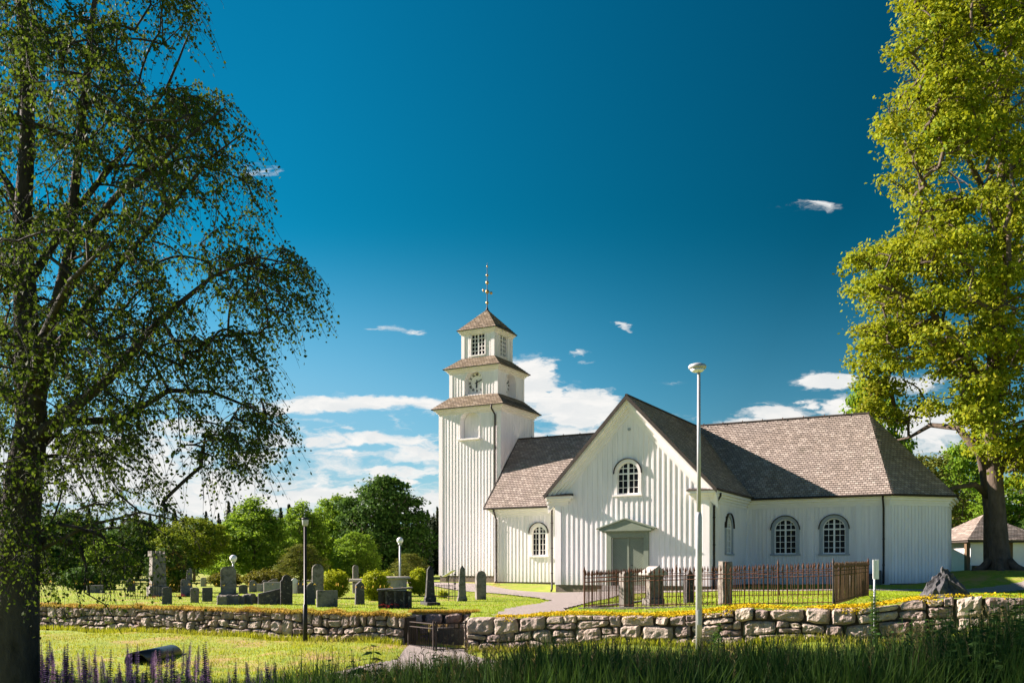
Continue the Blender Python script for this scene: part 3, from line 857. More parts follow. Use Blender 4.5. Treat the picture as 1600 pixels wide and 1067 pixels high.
# ---------------------------------------------------------------- tower
UC, TCN = -10.39, 10.95
def twall(name, h, z0, z1, holes_f, holes_s, bat=.24, **k):
    out = []
    c = [P(UC - h, TCN - h, 0), P(UC + h, TCN - h, 0), P(UC + h, TCN + h, 0), P(UC - h, TCN + h, 0)]
    for i in range(4):
        o, pos = wall(name, c[i], c[(i + 1) % 4], z0, z1, holes_f if i in (0, 2) else holes_s, bat=bat, **k)
        out.append(pos)
    return out
LH = dict(c=2.3, hw=.70, z0=9.62, zs=10.72, depth=.56, m=.06, ms=.1)
low = twall('tower_wall', 2.3, .70, 11.5, [LH], [], off=.2)
MH = dict(c=1.8, hw=.66, z0=12.55, zs=13.42, depth=.52, m=.05, ms=.0)
mid = twall('clock_stage_wall', 1.8, 12.25, 14.2, [MH], [MH], bat=.22, off=.15)
TH = dict(c=1.22, hw=.52, z0=15.25, zs=16.62, flat=True, depth=.14, m=.1, ms=.06)
top = twall('belfry_wall', 1.22, 14.85, 16.8, [TH], [TH], bat=.2, off=.12)
mb = MB()
c = [P(UC - 2.3, TCN - 2.3, 0), P(UC + 2.3, TCN - 2.3, 0), P(UC + 2.3, TCN + 2.3, 0), P(UC - 2.3, TCN + 2.3, 0)]
for i in range(4): found(c[i], c[(i + 1) % 4], .73 - .004 * i, -.4, .03 + .003 * i)
mb.part('tower_foundation', M['granite_base'], church)
for (pos, L_, za, zb__) in [(q, 4.6, .70, 11.2) for q in low] + [(q, 3.6, 12.3, 14.0) for q in mid] + [(q, 2.44, 14.9, 16.6) for q in top]:
    wd = .24 if L_ > 4 else .2
    board(pos, .0, wd, za, zb__, .045, 'tower_corner_board'); board(pos, L_ - wd, L_ + .044, za, zb__, .0445, 'tower_corner_board')
def sq_cornice(h, z, prof):
    c = [P(UC - h, TCN - h, 0), P(UC + h, TCN - h, 0), P(UC + h, TCN + h, 0), P(UC - h, TCN + h, 0)]
    for i in range(4):
        cornice(c[i], c[(i + 1) % 4], [(o, z + a, z + b) for (o, a, b) in prof], 0, 1, 'cream')
sq_cornice(2.3, 11.25, [(.07, 0, .13), (.17, .13, .26), (.30, .26, .38)])
sq_cornice(1.8, 13.98, [(.06, 0, .12), (.15, .12, .23), (.27, .23, .34)])
sq_cornice(1.22, 16.6, [(.05, 0, .11), (.12, .11, .22), (.2, .22, .33)])
def skirt(h0, z0, h1, z1):
    mb = MB()
    a = [P(UC - h0, TCN - h0, z0), P(UC + h0, TCN - h0, z0), P(UC + h0, TCN + h0, z0), P(UC - h0, TCN + h0, z0)]
    b = [P(UC - h1, TCN - h1, z1), P(UC + h1, TCN - h1, z1), P(UC + h1, TCN + h1, z1), P(UC - h1, TCN + h1, z1)]
    for i in range(4):
        roof_plane(mb, a[i], a[(i + 1) % 4], b[i], b[(i + 1) % 4], course=.15)
    mb.poly(list(reversed(a)))
    mb.part('tower_roof', M['shingle_tower'], church)
skirt(2.70, 11.64, 1.78, 12.50); skirt(2.14, 14.33, 1.20, 15.12); skirt(1.47, 16.95, .03, 18.5)
for (h, z) in ((2.71, 11.62), (2.15, 14.31), (1.48, 16.93)):
    c = [P(UC - h, TCN - h, z), P(UC + h, TCN - h, z), P(UC + h, TCN + h, z), P(UC - h, TCN + h, z)]
    mb = MB(); mb.tube([c[0], c[1], c[2], c[3], c[0]], .035, 6); mb.part('tower_eave_edge', M['dark_metal'], church)
# closed louvre doors in the lower niche
for k in (0, 2):
    pos = low[k]
    for s in (-1, 1):
        mb = MB()
        pts = [q for q in arch_pts(2.3, .68, 9.64, 10.72) if (q[0] - 2.3) * s >= -1e-6]
        pts = [(2.3 + s * .008, 9.64)] + [(q[0], q[1]) for q in (sorted(pts, key=lambda q: (q[1], -s * q[0])) if False else (pts if s > 0 else list(reversed(pts))))]
        fr = [pos(q[0], q[1], -.50) for q in pts]
        mb.poly(fr)
        mb.part('shutter', M['white'], church)
    mb = MB(); slat(mb, pos, 1.45, 3.15, 9.50, 9.60, .0, .24); ring(mb, pos, 2.3, .70, 9.6, 10.72, .10, .002, .05)
    mb.part('niche_frame', M['trim'], church)
# clock dials
for k in range(4):
    pos = mid[k]
    mb = MB(); ring(mb, pos, 1.8, .66, 12.55, 13.42, .08, .002, .045)
    mb.part('clock_frame', M['trim'], church)
    cz, o_ = 13.40, -.46
    mb = MB(); mb.poly([pos(1.8 + .655 * math.cos(a_), cz + .655 * math.sin(a_), o_) for a_ in np.linspace(0, 2 * math.pi, 49)[:-1]])
    dial = mb.part('clock_dial', M['sash'], church)
    vs = []; fs = []
    for i, txt in enumerate(('I', 'II', 'III', 'IV', 'V', 'VI', 'VII', 'VIII', 'IX', 'X', 'XI', 'XII')):
        cu = bpy.data.curves.new('t', 'FONT'); cu.body = txt; cu.size = .22; cu.align_x = 'CENTER'; cu.align_y = 'CENTER'; cu.offset = .012
        to = bpy.data.objects.new('t', cu); COL.objects.link(to)
        bpy.context.view_layer.update()
        me = to.evaluated_get(bpy.context.evaluated_depsgraph_get()).to_mesh()
        th = math.pi / 2 - (i + 1) * math.pi / 6
        b0 = len(vs)
        for v_ in me.vertices:
            x, y = v_.co.x * .8, v_.co.y * 1.0
            rx, ry = math.cos(th - math.pi / 2), math.sin(th - math.pi / 2)
            X_, Y_ = x * rx - y * ry, x * ry + y * rx
            vs.append(tuple(pos(1.8 + .525 * math.cos(th) + X_, cz + .525 * math.sin(th) + Y_, o_ + .01)))
        fs += [tuple(b0 + j for j in p_.vertices) for p_ in me.polygons]
        to.to_mesh_clear()
        bpy.data.objects.remove(to); bpy.data.curves.remove(cu)
    mb = MB(); mb.add(vs, fs)
    mb.part('numerals', M['black_metal'], dial)
    for (ang, ln, wd) in ((math.pi / 2 - R(68), .60, .035), (-math.pi / 2 - R(4), .40, .05)):
        mb = MB()
        d_ = Vector((math.cos(ang), math.sin(ang))); nn = Vector((-d_.y, d_.x))
        q = [d_ * -.16 + nn * wd * .6, d_ * -.16 - nn * wd * .6, d_ * ln * .75 - nn * wd, d_ * ln, d_ * ln * .75 + nn * wd]
        fr = [pos(1.8 + v_.x, cz + v_.y, o_ + .05) for v_ in q]; bk = [pos(1.8 + v_.x, cz + v_.y, o_ + .025) for v_ in q]
        mb.poly(fr)
        for i in range(5): mb.quad(fr[i], bk[i], bk[(i + 1) % 5], fr[(i + 1) % 5])
        mb.part('clock_hand', M['black_metal'], dial)
# belfry windows
for pos in top:
    mb = MB()
    c, hw, z0, z1 = 1.22, .52, 15.25, 16.62
    slat(mb, pos, c - hw - .08, c - hw, z0 - .07, z1 + .08, .002, .05); slat(mb, pos, c + hw, c + hw + .08, z0 - .07, z1 + .08, .002, .05)
    slat(mb, pos, c - hw, c + hw, z1, z1 + .08, .002, .049); slat(mb, pos, c - hw - .02, c + hw + .02, z0 - .07, z0, .0, .075)
    win = mb.part('belfry_window', M['trim'], church)
    pm = MB(); pm.quad(pos(c - hw, z0, -.125), pos(c + hw, z0, -.125), pos(c + hw, z1, -.125), pos(c - hw, z1, -.125)); pm.part('pane', M['glass'], win)
    b = MB()
    for x in (-hw + .02, -hw / 2, 0, hw / 2, hw - .02):
        wd = .045 if x == 0 else .018
        slat(b, pos, c + x - wd, c + x + wd, z0, z1, -.11, -.04)
    for i in range(6):
        z = z0 + .015 + (z1 - z0 - .03) * i / 5
        slat(b, pos, c - hw, c + hw, z - .02, z + .02, -.109, -.045)
    b.part('sash', M['sash'], win)
# tower downpipe
m_ = MB()
b_ = P(UC + 1.95, TCN - 2.3, 0)
m_.tube([b_ - T * .42 + ZU * 11.6 - U * .1, b_ - T * .40 + ZU * 11.35 - U * .08, b_ - T * .1 + ZU * 11.0, b_ - T * .1 + ZU * .5], .055, 8)
m_.part('downpipe', M['dark_metal'], church, True)
# finial: rod with gilded balls, a cross bar and a star
ap = P(UC, TCN, 0)
mb = MB(); mb.tube([ap + ZU * 18.3, ap + ZU * 21.65], [.035, .012], 6)
mb.lathe(ap + ZU * 18.42, [(.02, -.05), (.16, 0), (.10, .08), (.05, .25), (.03, .3)], 10)
fin = mb.part('finial_rod', M['dark_metal'], church)
for (z, r) in ((18.98, .10), (19.72, .13), (20.33, .11), (20.82, .08), (21.42, .06)):
    mb = MB(); mb.lathe(ap + ZU * z, [(.02, -r * 1.15)] + [(r * math.cos(a_), r * 1.15 * math.sin(a_)) for a_ in np.linspace(-1.3, 1.3, 8)] + [(.02, r * 1.15)], 12)
    mb.part('finial_ball', M['gold'], fin, True)
mb = MB()
bar = (U * .9 + T * .3).normalized()
mb.tube([ap + ZU * 19.78 - bar * .32 + ZU * .08, ap + ZU * 19.72 + bar * .32 - ZU * .1], .016, 6)
mb.tube([ap + ZU * 20.82 - bar * .13, ap + ZU * 20.82 + bar * .13], .012, 6)
mb.part('finial_arm', M['gold'], fin)
for s in (-1, 1):
    mb = MB(); cc = ap + ZU * (19.72 - s * .1) + bar * .27 * s
    r = .10
    mb.lathe(cc, [(.02, -r)] + [(r * math.cos(a_) * (.6 if s < 0 else 1), r * math.sin(a_)) for a_ in np.linspace(-1.3, 1.3, 7)] + [(.02, r)], 10)
    mb.part('finial_disc', M['gold'], fin, True)

# ------------------------------------------------------------------ dry stone walls
def stone_wall(name, a, b, top, bot, label, seed, thick=.5, course=(.16, .30), wid=(.22, .62), cap=None, group=None):
    """stones fitted in wavering courses; face toward the right of a->b; top/bot are functions of the distance"""
    rng = random.Random(seed)
    a = Vector(a); b = Vector(b)
    e = (b - a).normalized(); L = (b - a).length; n = Vector((e.y, -e.x, 0))
    vs = []; fs = []
    rows = []
    nrow = 3
    hs = [rng.uniform(.8, 1.25) for _ in range(nrow)]; tot = sum(hs); cum = [0]
    for h in hs: cum.append(cum[-1] + h / tot)
    wob = [(rng.uniform(0, 6), rng.uniform(.5, 1.6), rng.uniform(1.8, 4)) for _ in range(nrow + 1)]
    def line(k, s):
        f = cum[k]
        if 0 < k < nrow: f += .075 * math.sin(wob[k][1] * s + wob[k][0]) + .045 * math.sin(wob[k][2] * s + 2 * wob[k][0])
        zt = top(s); zb_ = bot(s)
        return zb_ + (zt - zb_) * f
    def stone(q, prot):
        """q: 4 corners (s,z) counter-clockwise; closed, bulged and roughened block"""
        nx, nz = 9, 7
        o = len(vs)
        sd = rng.uniform(0, 100)
        rough = rng.uniform(.014, .034)
        tilt = (rng.uniform(-.035, .035), rng.uniform(-.03, .03))
        cut = [rng.choice((0, .04, .10, .22)) * rng.uniform(.5, 1.1) for _ in range(4)]
        for j in range(nz):
            for i in range(nx):
                u = i / (nx - 1); v = j / (nz - 1)
                # round the corners of the outline
                uu, vv = u * 2 - 1, v * 2 - 1
                ck = cut[(0 if uu < 0 else 1) + (0 if vv < 0 else 2)]
                k = 1 - ck * max(0, abs(uu) + abs(vv) - 1.15) / .85
                u2 = .5 + uu * k / 2; v2 = .5 + vv * k / 2
                s_ = (q[0][0] * (1 - u2) + q[1][0] * u2) * (1 - v2) + (q[3][0] * (1 - u2) + q[2][0] * u2) * v2
                z_ = (q[0][1] * (1 - u2) + q[1][1] * u2) * (1 - v2) + (q[3][1] * (1 - u2) + q[2][1] * u2) * v2
                edge = max(abs(uu), abs(vv))
                d = prot * (1 - edge ** 12) + tilt[0] * uu + tilt[1] * vv
                p = Vector((s_ * 3.1 + sd, z_ * 3.1, sd))
                d += rough * 1.6 * noise.noise(p * 2.3) + rough * noise.noise(p * 6.1)
                s_ += .012 * noise.noise(p * 3 + Vector((9, 0, 0))); z_ += .012 * noise.noise(p * 3 + Vector((0, 9, 0)))
                vs.append(tuple(a + e * s_ + n * d + ZU * z_))
        for j in range(nz - 1):
            for i in range(nx - 1):
                fs.append((o + j * nx + i, o + j * nx + i + 1, o + (j + 1) * nx + i + 1, o + (j + 1) * nx + i))
        rim = [o + i for i in range(nx)] + [o + j * nx + nx - 1 for j in range(1, nz)] + [o + (nz - 1) * nx + i for i in range(nx - 2, -1, -1)] + [o + j * nx for j in range(nz - 2, 0, -1)]
        o2 = len(vs)
        for r_ in rim:
            p = Vector(vs[r_]); vs.append(tuple(p - n * .22))
        m_ = len(rim)
        for i in range(m_):
            fs.append((rim[i], o2 + i, o2 + (i + 1) % m_, rim[(i + 1) % m_]))
    for k in range(nrow):
        s = -rng.uniform(0, .1) if k else 0
        s = max(0, s)
        while s < L - .02:
            wdt = rng.uniform(*wid) * (1.15 if k == 0 else 1)
            if L - s - wdt < .12: wdt = L - s
            g = rng.uniform(.003, .011)
            lean = rng.uniform(-.05, .05)
            s0, s1 = s + g, s + wdt - g
            l0 = min(max(s0 + lean, 0), L)
            zlo0, zlo1, zhi1, zhi0 = line(k, s0) + g, line(k, s1) + g, line(k + 1, s1) - g, line(k + 1, s0) - g
            j = lambda: rng.uniform(-.032, .026)
            if k < nrow - 1 and rng.random() < .0: pass
            jx = lambda: rng.uniform(-.0, .035)
            q = [(s0 + jx(), zlo0 + j()), (s1 - jx(), zlo1 + j()), (s1 - jx(), zhi1 + j()), (s0 + jx(), zhi0 + j())]
            hh = (zhi0 - zlo0)
            r_ = rng.random()
            if hh > .19 and r_ < .34:            # two thin stones in place of one
                f = rng.uniform(.38, .62)
                zm0, zm1 = zlo0 + hh * f, zlo1 + (zhi1 - zlo1) * (f + rng.uniform(-.1, .1))
                stone([q[0], q[1], (s1, zm1 - g), (s0, zm0 - g)], rng.uniform(.03, .07))
                if rng.random() < .5 and wdt > .35:
                    sm = s0 + (s1 - s0) * rng.uniform(.35, .65)
                    zmm = zm0 + (zm1 - zm0) * .5
                    stone([(s0, zm0 + g), (sm - g, zmm + g), (sm - g, zhi0), (s0, zhi0)], rng.uniform(.03, .07))
                    stone([(sm + g, zmm + g), (s1, zm1 + g), q[2], (sm + g, zhi1)], rng.uniform(.03, .07))
                else:
                    stone([(s0, zm0 + g), (s1, zm1 + g), q[2], q[3]], rng.uniform(.03, .07))
            else:
                stone(q, rng.uniform(.04, .10))
            s += wdt
    t_ = thing(name, a + e * (L / 2) + ZU * bot(L / 2), label, 'wall', group)
    link('stones', np_mesh_mixed('stones', vs, fs, M['wall_stone']), t_)
    mb = MB()
    N_ = max(2, int(L / .5))
    for i in range(N_):
        s0, s1 = L * i / N_, L * (i + 1) / N_
        q0, q1 = a + e * s0, a + e * s1
        f = [q0 - n * .03, q1 - n * .03, q1 - n * thick, q0 - n * thick]
        zb0, zb1 = bot(s0) - .1, bot(s1) - .1
        z0, z1 = top(s0) - .04, top(s1) - .04
        mb.hexa([f[0] + ZU * zb0, f[1] + ZU * zb1, f[2] + ZU * zb1, f[3] + ZU * zb0, f[0] + ZU * z0, f[1] + ZU * z1, f[2] + ZU * z1, f[3] + ZU * z0])
    mb.part('core', M['wall_core'], t_)
    return t_
def np_mesh_mixed(name, vs, fs, m):
    me = bpy.data.meshes.new(name); me.from_pydata(vs, [], fs); me.materials.append(m)
    me.update()
    return me
def yw(x): return float(ywall(np.array([x]))[0])
xl = -17.0
LA = Vector((xl, yw(xl), 0)); LB = Vector((GX0, yw(GX0), 0)); Ldir = (LB - LA).normalized()
RA = Vector((GX1, yw(GX1 + 1e-4), 0)); RB = Vector((13.5, yw(13.5), 0)); Rdir = (RB - RA).normalized()
def zline(fun, a, d): return lambda s: float(fun(np.array([a.x + d.x * s]), np.array([a.y + d.y * s]))[0])
ltop_ = zline(zb, LA, Ldir); lbot_ = zline(zf, LA, Ldir); rtop_ = zline(zb, RA, Rdir); rbot_ = zline(zf, RA, Rdir)
wall_left = stone_wall('stone_wall', LA, LB, lambda s: ltop_(s) + .0, lambda s: lbot_(s) - .06, 'dry stone wall topped with dry turf below the gravestones', 4, course=(.12, .26), wid=(.16, .52))
wall_right = stone_wall('stone_wall', RA, RB, lambda s: rtop_(s) + .03, lambda s: rbot_(s) - .06, 'dry stone wall topped with yellow stonecrop beside the iron railing', 11, course=(.18, .34), wid=(.24, .80))
# recess behind the gate: back and right cheek, left cheek
rec = stone_wall('stone_wall', (GX0 - .15, 24.33, 0), (GX1 + .15, 24.33, 0), lambda s: .04, lambda s: -.85, 'shaded stone wall at the back of the gateway', 21, course=(.15, .28))
chk = stone_wall('stone_wall', (GX0, LB.y + .30, 0), (GX0, 24.33, 0), lambda s: .02, lambda s: -.85, 'side wall of the gateway, below the turf edge', 22)
chk2 = stone_wall('stone_wall', (GX1, 24.33, 0), (GX1, RA.y + .02, 0), lambda s: .02, lambda s: -.85, 'side wall of the gateway, beside the stonecrop wall', 23)

M['rust_dark'] = mat('shade_darkened_iron', (.03, .028, .026), (.06, .04, .03), 10, .7)  # gate iron darkened in colour to stand for the gateway's shade
# iron gate: two leaves set in a shallow vee in front of the gap
def gate_leaf(h, m_, zlo, ztop, label):
    h = Vector(h); m_ = Vector(m_)
    t_ = thing('iron_gate', h + ZU * zlo, label, 'gate')
    e = (m_ - h); L = e.length; e.normalize()
    mb = MB()
    for z in (zlo + .06, ztop - .12, ztop - .01):
        mb.tube([h + ZU * z, m_ + ZU * z], .014, 5)
    k = int(L / .085)
    for i in range(1, k):
        p = h + e * (L * i / k)
        mb.tube([p + ZU * (zlo + .03), p + ZU * (ztop + .02)], .0075, 5)
    mb.part('panel', M['rust_dark'], t_)
    for q in (h, m_):
        mb = MB(); mb.tube([q + ZU * zlo, q + ZU * (ztop + .05)], .024, 6); mb.part('post', M['rust_dark'], t_)
gate_leaf((-2.52, 22.62, 0), (-1.83, 21.66, 0), -.70, -.06, 'iron gate leaf hung on the wall end under the dry turf')
gate_leaf((-1.10, 21.98, 0), (-1.77, 21.64, 0), -.72, -.06, 'iron gate leaf hung on the wall end beside the stonecrop')
mb = MB(); mb.box((-1.88, 21.56, -.86), (-1.72, 21.7, -.70))
tag(mb.part('gate_stop', M['stone_dark'], bevel=.01), 'small dark stone block under the meeting gate leaves', 'stone block')
mb = MB()
Mx = Matrix.Translation((GX1 - .42, 23.55, -.8))
mb.box((-.42, -.06, 0), (.42, .06, .52), Mx @ Matrix.Rotation(R(-14), 4, 'Z'))
tag(mb.part('stone_slab', M['stone_dark'], bevel=.015), 'dark upright slab standing in the gateway behind the iron gate', 'stone slab')

# ------------------------------------------------------------------ lamps
def ground_at(px, py, lo=15.5, hi=120):
    """depth at which the ground shows at that pixel"""
    d = lo
    while d < hi:
        x = (px - CX) / F * d
        y = HY + F * (EYE - gz1(x, d)) / d
        if y <= py: return Vector((x, d, gz1(x, d)))
        d += .12
    return Vector(((px - CX) / F * hi, hi, gz1((px - CX) / F * hi, hi)))
base = Vector(((1092 - CX) / F * 18.7, 18.7, -.36))
t_ = thing('street_lamp', base, 'tall grey street lamp with a flat head in front of the stonecrop wall', 'street lamp')
mb = MB(); mb.tube([base - ZU * .2, base + ZU * 2.62, base + ZU * 2.66, base + ZU * 2.72], [.064, .064, .058, .042], 14)
mb.tube([base + ZU * 2.70, base + ZU * 5.61], [.042, .032], 14)
mb.part('post', M['galv'], t_, True)
mb = MB(); mb.box((-.04, -.075, .45), (.04, -.06, .75), Matrix.Translation(base)); mb.part('hatch', M['galv'], t_, bevel=.006)
mb = MB()
prof = [(.05, -.07), (.09, -.045), (.185, -.02), (.20, .02), (.175, .055), (.08, .085), (.01, .092)]
mb.lathe((0, 0, 0), prof, 20)
o_ = base + ZU * 5.63 + Vector((-.03, 0, 0))
mb.v = [(v_[0] * .92 + o_.x, v_[1] * .92 + o_.y, v_[2] + o_.z) for v_ in mb.v]
mb.part('lamp_head', M['galv'], t_, True)
mb = MB(); mb.lathe(o_, [(.02, -.10), (.10, -.085), (.145, -.04), (.1, -.035)], 18); mb.part('lens', M['white_plastic'], t_, True)

base = Vector(((477 - CX) / F * 23.6, 23.6, 0)); base.z = gz1(base.x, base.y)
t_ = thing('street_lamp', base, 'slim black lamp post with a small lantern in front of the turf-topped wall', 'street lamp')
mb = MB(); mb.tube([base - ZU * .1, base + ZU * .95, base + ZU * .97, base + ZU * 2.95], [.062, .058, .036, .036], 12); mb.part('post', M['black_metal'], t_, True)
mb = MB(); mb.lathe(base + ZU * 2.95, [(.045, 0), (.075, .03), (.085, .16), (.085, .165)], 12); mb.part('lantern', M['galv'], t_, True)
mb = MB(); mb.lathe(base + ZU * 3.116, [(.10, 0), (.095, .035), (.02, .06)], 12); mb.part('lantern_cap', M['black_metal'], t_, True)

def globe_lamp(px, py, d, r, label):
    z = EYE + (HY - py) / F * d
    b = Vector(((px - CX) / F * d, d, 0)); b.z = gz1(b.x, d)
    t_ = thing('globe_lamp', b, label, 'lamp', 'white globe lamps in the churchyard')
    mb = MB(); mb.tube([b - ZU * .1, Vector((b.x, d, z - r - .02))], .045, 8); mb.part('post', M['galv'], t_, True)
    mb = MB(); mb.lathe((b.x, d, z - r - .06), [(.07, 0), (.09, .02), (.09, .09)], 10); mb.part('collar', M['galv'], t_, True)
    mb = MB(); mb.lathe((b.x, d, z), [(r * math.cos(a_) + .001, r * math.sin(a_)) for a_ in np.linspace(-1.5, 1.5, 12)], 20); mb.part('globe', M['white_plastic'], t_, True)
globe_lamp(625, 844, 43, .15, 'white globe lamp on a pole above the round stone tomb')
globe_lamp(364.5, 872, 44, .17, 'white globe lamp showing over the tall grey slab gravestone')

# ------------------------------------------------------------------ the iron enclosure
FA = Vector((1.95, 25.0, 0)); fl = 6.42
fc = [FA, FA + U * fl, FA + U * fl + T * 6, FA + T * 6]
fence = thing('iron_railing', (FA.x, FA.y, gz1(FA.x, FA.y)), 'rusty iron railing with spear points enclosing a grave plot', 'railing')
def zbase(p): return gz1(p.x, p.y)
M['rust_brown'] = mat('brown_weathered_iron', (.105, .065, .030), (.055, .036, .02), 9, .85)
def railing(a, b, spacing, material, tall=1.0, seed=1):
    rng = random.Random(seed)
    e = (b - a); L = e.length; e.normalize()
    mb = MB()
    za, zb__ = zbase(a), zbase(b)
    k = int(L / spacing)
    for i in range(k + 1):
        p = a + e * (L * i / k)
        z0 = za + (zb__ - za) * i / k
        h = tall + rng.uniform(-.02, .02)
        ln = Vector((rng.uniform(-.012, .012), rng.uniform(-.012, .012), 0))
        mb.tube([p + ZU * (z0 + .03), p + ln + ZU * (z0 + h - .13)], .0105, 5)
        q = p + ln + ZU * (z0 + h - .13)
        mb.tube([q, q + ZU * .03, q + ZU * .055, q + ZU * .15], [.010, .028, .024, .003], 5)
    for h in (.09, tall - .30, tall - .19):
        for off in (0,):
            mb.tube([a + ZU * (za + h), b + ZU * (zb__ + h)], .011, 4)
    mb.part('panel', M[material], fence)
for (i, (a, b)) in enumerate(zip(fc, fc[1:] + fc[:1])):
    railing(a, b, .116, 'rust_brown' if i == 1 else 'rust', 1.02, i)
for p in fc:
    mb = MB(); z = zbase(p)
    mb.tube([p + ZU * (z - .05), p + ZU * (z + .98)], .022, 6)
    mb.tube([p + ZU * (z + .96), p + ZU * (z + 1.02), p + ZU * (z + 1.14)], [.018, .035, .003], 6)
    mb.part('corner_post', M['rust_dark' if p == fc[1] else 'rust'], fence)
for f_ in (.2, .4, .6, .8):
    p = fc[0].lerp(fc[1], f_); z = zbase(p)
    mb = MB(); mb.tube([p + ZU * (z - .05), p + ZU * (z + .98)], .016, 5)
    mb.tube([p + ZU * (z + .96), p + ZU * (z + 1.0), p + ZU * (z + 1.12)], [.014, .028, .003], 6)
    q = p + T * .32 + ZU * 0
    mb.tube([p + ZU * (z + .62), Vector((q.x, q.y, zbase(q)))], .009, 5)
    mb.part('stay', M['rust'], fence)
mb = MB()
for (a, b) in ((fc[0] - U * .15, fc[1]), (fc[0] - U * .05, fc[3])):
    e = (b - a).normalized(); n = Vector((e.y, -e.x, 0))
    q = [a - n * .09, b - n * .09, b + n * .09, a + n * .09]
    mb.hexa([p + ZU * (zbase(p) - .1) for p in q] + [p + ZU * (zbase(p) + .035) for p in q])
mb.part('stone_sill', M['stone'], fence)

# ------------------------------------------------------------------ gravestones and other stones
def slab(prof, th, material, rough=0.0, bevel=.012, seed=0, taper=1.0):
    """outline (x,z) in metres, thickness; local mesh builder"""
    mb = MB()
    k = len(prof)
    fr = [(x, -th / 2, z) for x, z in prof]; bk = [(x * taper, th / 2, z) for x, z in prof]
    mb.add(fr + bk, [tuple(range(k)), tuple(k + i for i in reversed(range(k)))] + [(i, k + i, k + (i + 1) % k, (i + 1) % k) for i in range(k)])
    return mb
def rounded(w, h, rise=None, n=10):
    r = w / 2; rise = r if rise is None else rise
    return [(-r, 0), (r, 0), (r, h - rise)] + [(r * math.cos(a_), h - rise + rise * math.sin(a_)) for a_ in np.linspace(0, math.pi, n + 2)[1:-1]] + [(-r, h - rise)]
def rectp(w, h): return [(-w / 2, 0), (w / 2, 0), (w / 2, h), (-w / 2, h)]
def roughen(o, amt, sub=2, scale=4.0, seed=0):
    me = o.data; bm = bmesh.new(); bm.from_mesh(me)
    bmesh.ops.triangulate(bm, faces=[f for f in bm.faces if len(f.verts) > 4])
    for _ in range(sub):
        bmesh.ops.subdivide_edges(bm, edges=[e for e in bm.edges if e.calc_length() > .07], cuts=1, use_grid_fill=True)
    off = Vector((seed * 3.7, seed * 1.3, 0))
    for v in bm.verts:
        p = v.co * scale + off
        v.co += Vector((noise.noise(p), noise.noise(p + Vector((31, 0, 0))), noise.noise(p + Vector((0, 47, 0))))) * amt
        q = v.co * scale * 3.1 + off
        v.co += Vector((noise.noise(q), noise.noise(q + Vector((31, 0, 0))), noise.noise(q + Vector((0, 47, 0))))) * amt * .4
    bm.to_mesh(me); bm.free(); me.update()

def stone_at(px, py, d=None):
    if d is None: return ground_at(px, py, 24.0)
    x = (px - CX) / F * d
    return Vector((x, d, gz1(x, d)))
def headstone(px, py, pw, ph, shape, th, material, label, d=None, rz=16, base=None, rough=0.0, cat='gravestone', name='gravestone', sink=.05):
    """pw, ph: size in the photograph, turned into metres at the stone's distance"""
    p = stone_at(px, py, d)
    s = p.y / F
    w_, h_ = pw * s / math.cos(R(rz)) * .93, ph * s
    t_ = thing(name, p, label, cat, 'old gravestones in the churchyard', R(rz))
    z0 = -sink
    if base:
        bw, bh = base
        mb = MB(); mb.box((-w_ / 2 * bw, -th / 2 * 1.5, -sink), (w_ / 2 * bw, th / 2 * 1.5, bh)); o = mb.part('plinth', M[material], t_, world=False, bevel=.015)
        if rough: roughen(o, rough * .6, 2, 5, px)
        z0 = bh - .004
    if shape == 'obelisk':
        h2 = h_ - z0
        mb = MB()
        w0, w1 = w_ / 2, w_ / 2 * .60
        lv = [(w0 * 1.12, z0), (w0 * 1.12, z0 + h2 * .12), (w0 * .9, z0 + h2 * .16), (w1, z0 + h2 * .9), (.02, z0 + h2)]
        o_ = 0
        for (r_, z) in lv: mb.v += [(-r_, -r_ * th, z), (r_, -r_ * th, z), (r_, r_ * th, z), (-r_, r_ * th, z)]
        for i in range(len(lv) - 1):
            for k in range(4): mb.f.append((4 * i + k, 4 * i + (k + 1) % 4, 4 * i + 4 + (k + 1) % 4, 4 * i + 4 + k))
        mb.f.append((3, 2, 1, 0)); mb.f.append(tuple(4 * (len(lv) - 1) + k for k in range(4)))
    else:
        prof = [(x, z + z0) for (x, z) in shape(w_, h_ - z0)]
        mb = slab(prof, th, material)
    o = mb.part('stone', M[material], t_, world=False, bevel=.012)
    if rough: roughen(o, rough, 2, 4, px)
    return t_, o, w_, h_
def round_top(w, h): return rounded(w, h)
def low_round(w, h): return rounded(w, h, w * .22)
def slope_l(w, h): return [(-w / 2, 0), (w / 2, 0), (w / 2, h), (w * .1, h * .97), (-w * .32, h * .80), (-w / 2, h * .62)]
def slope_b(w, h): return [(-w / 2, 0), (w / 2, 0), (w / 2, h), (-w / 2, h * .72)]
def point(w, h): return [(-w / 2, 0), (w / 2, 0), (w / 2 * .88, h * .86), (.06 * w, h), (-w / 2 * .88, h * .84)]
def trefoil(w, h):
    r = w / 2
    a = [(-r, 0), (r, 0), (r, h - r * 1.05), (r * .78, h - r * .95)]
    a += [(r * .72 * math.cos(q), h - r * .72 + r * .72 * math.sin(q)) for q in np.linspace(.15, math.pi - .15, 9)]
    return a + [(-r * .78, h - r * .95), (-r, h - r * 1.05)]
def shoulder(w, h):
    r = w / 2
    return [(-r, 0), (r, 0), (r, h * .86), (r * .7, h * .9), (r * .66, h), (-r * .2, h * .985), (-r * .75, h * .95), (-r, h * .86)]
def two_tier(w, h):
    r = w / 2
    return [(-r, 0), (r, 0), (r, h * .9), (r * .85, h * .97), (r * .5, h), (r * .1, h * .92), (-.05 * r, h * .62), (-r * .85, h * .62), (-r, h * .55)]
H = headstone
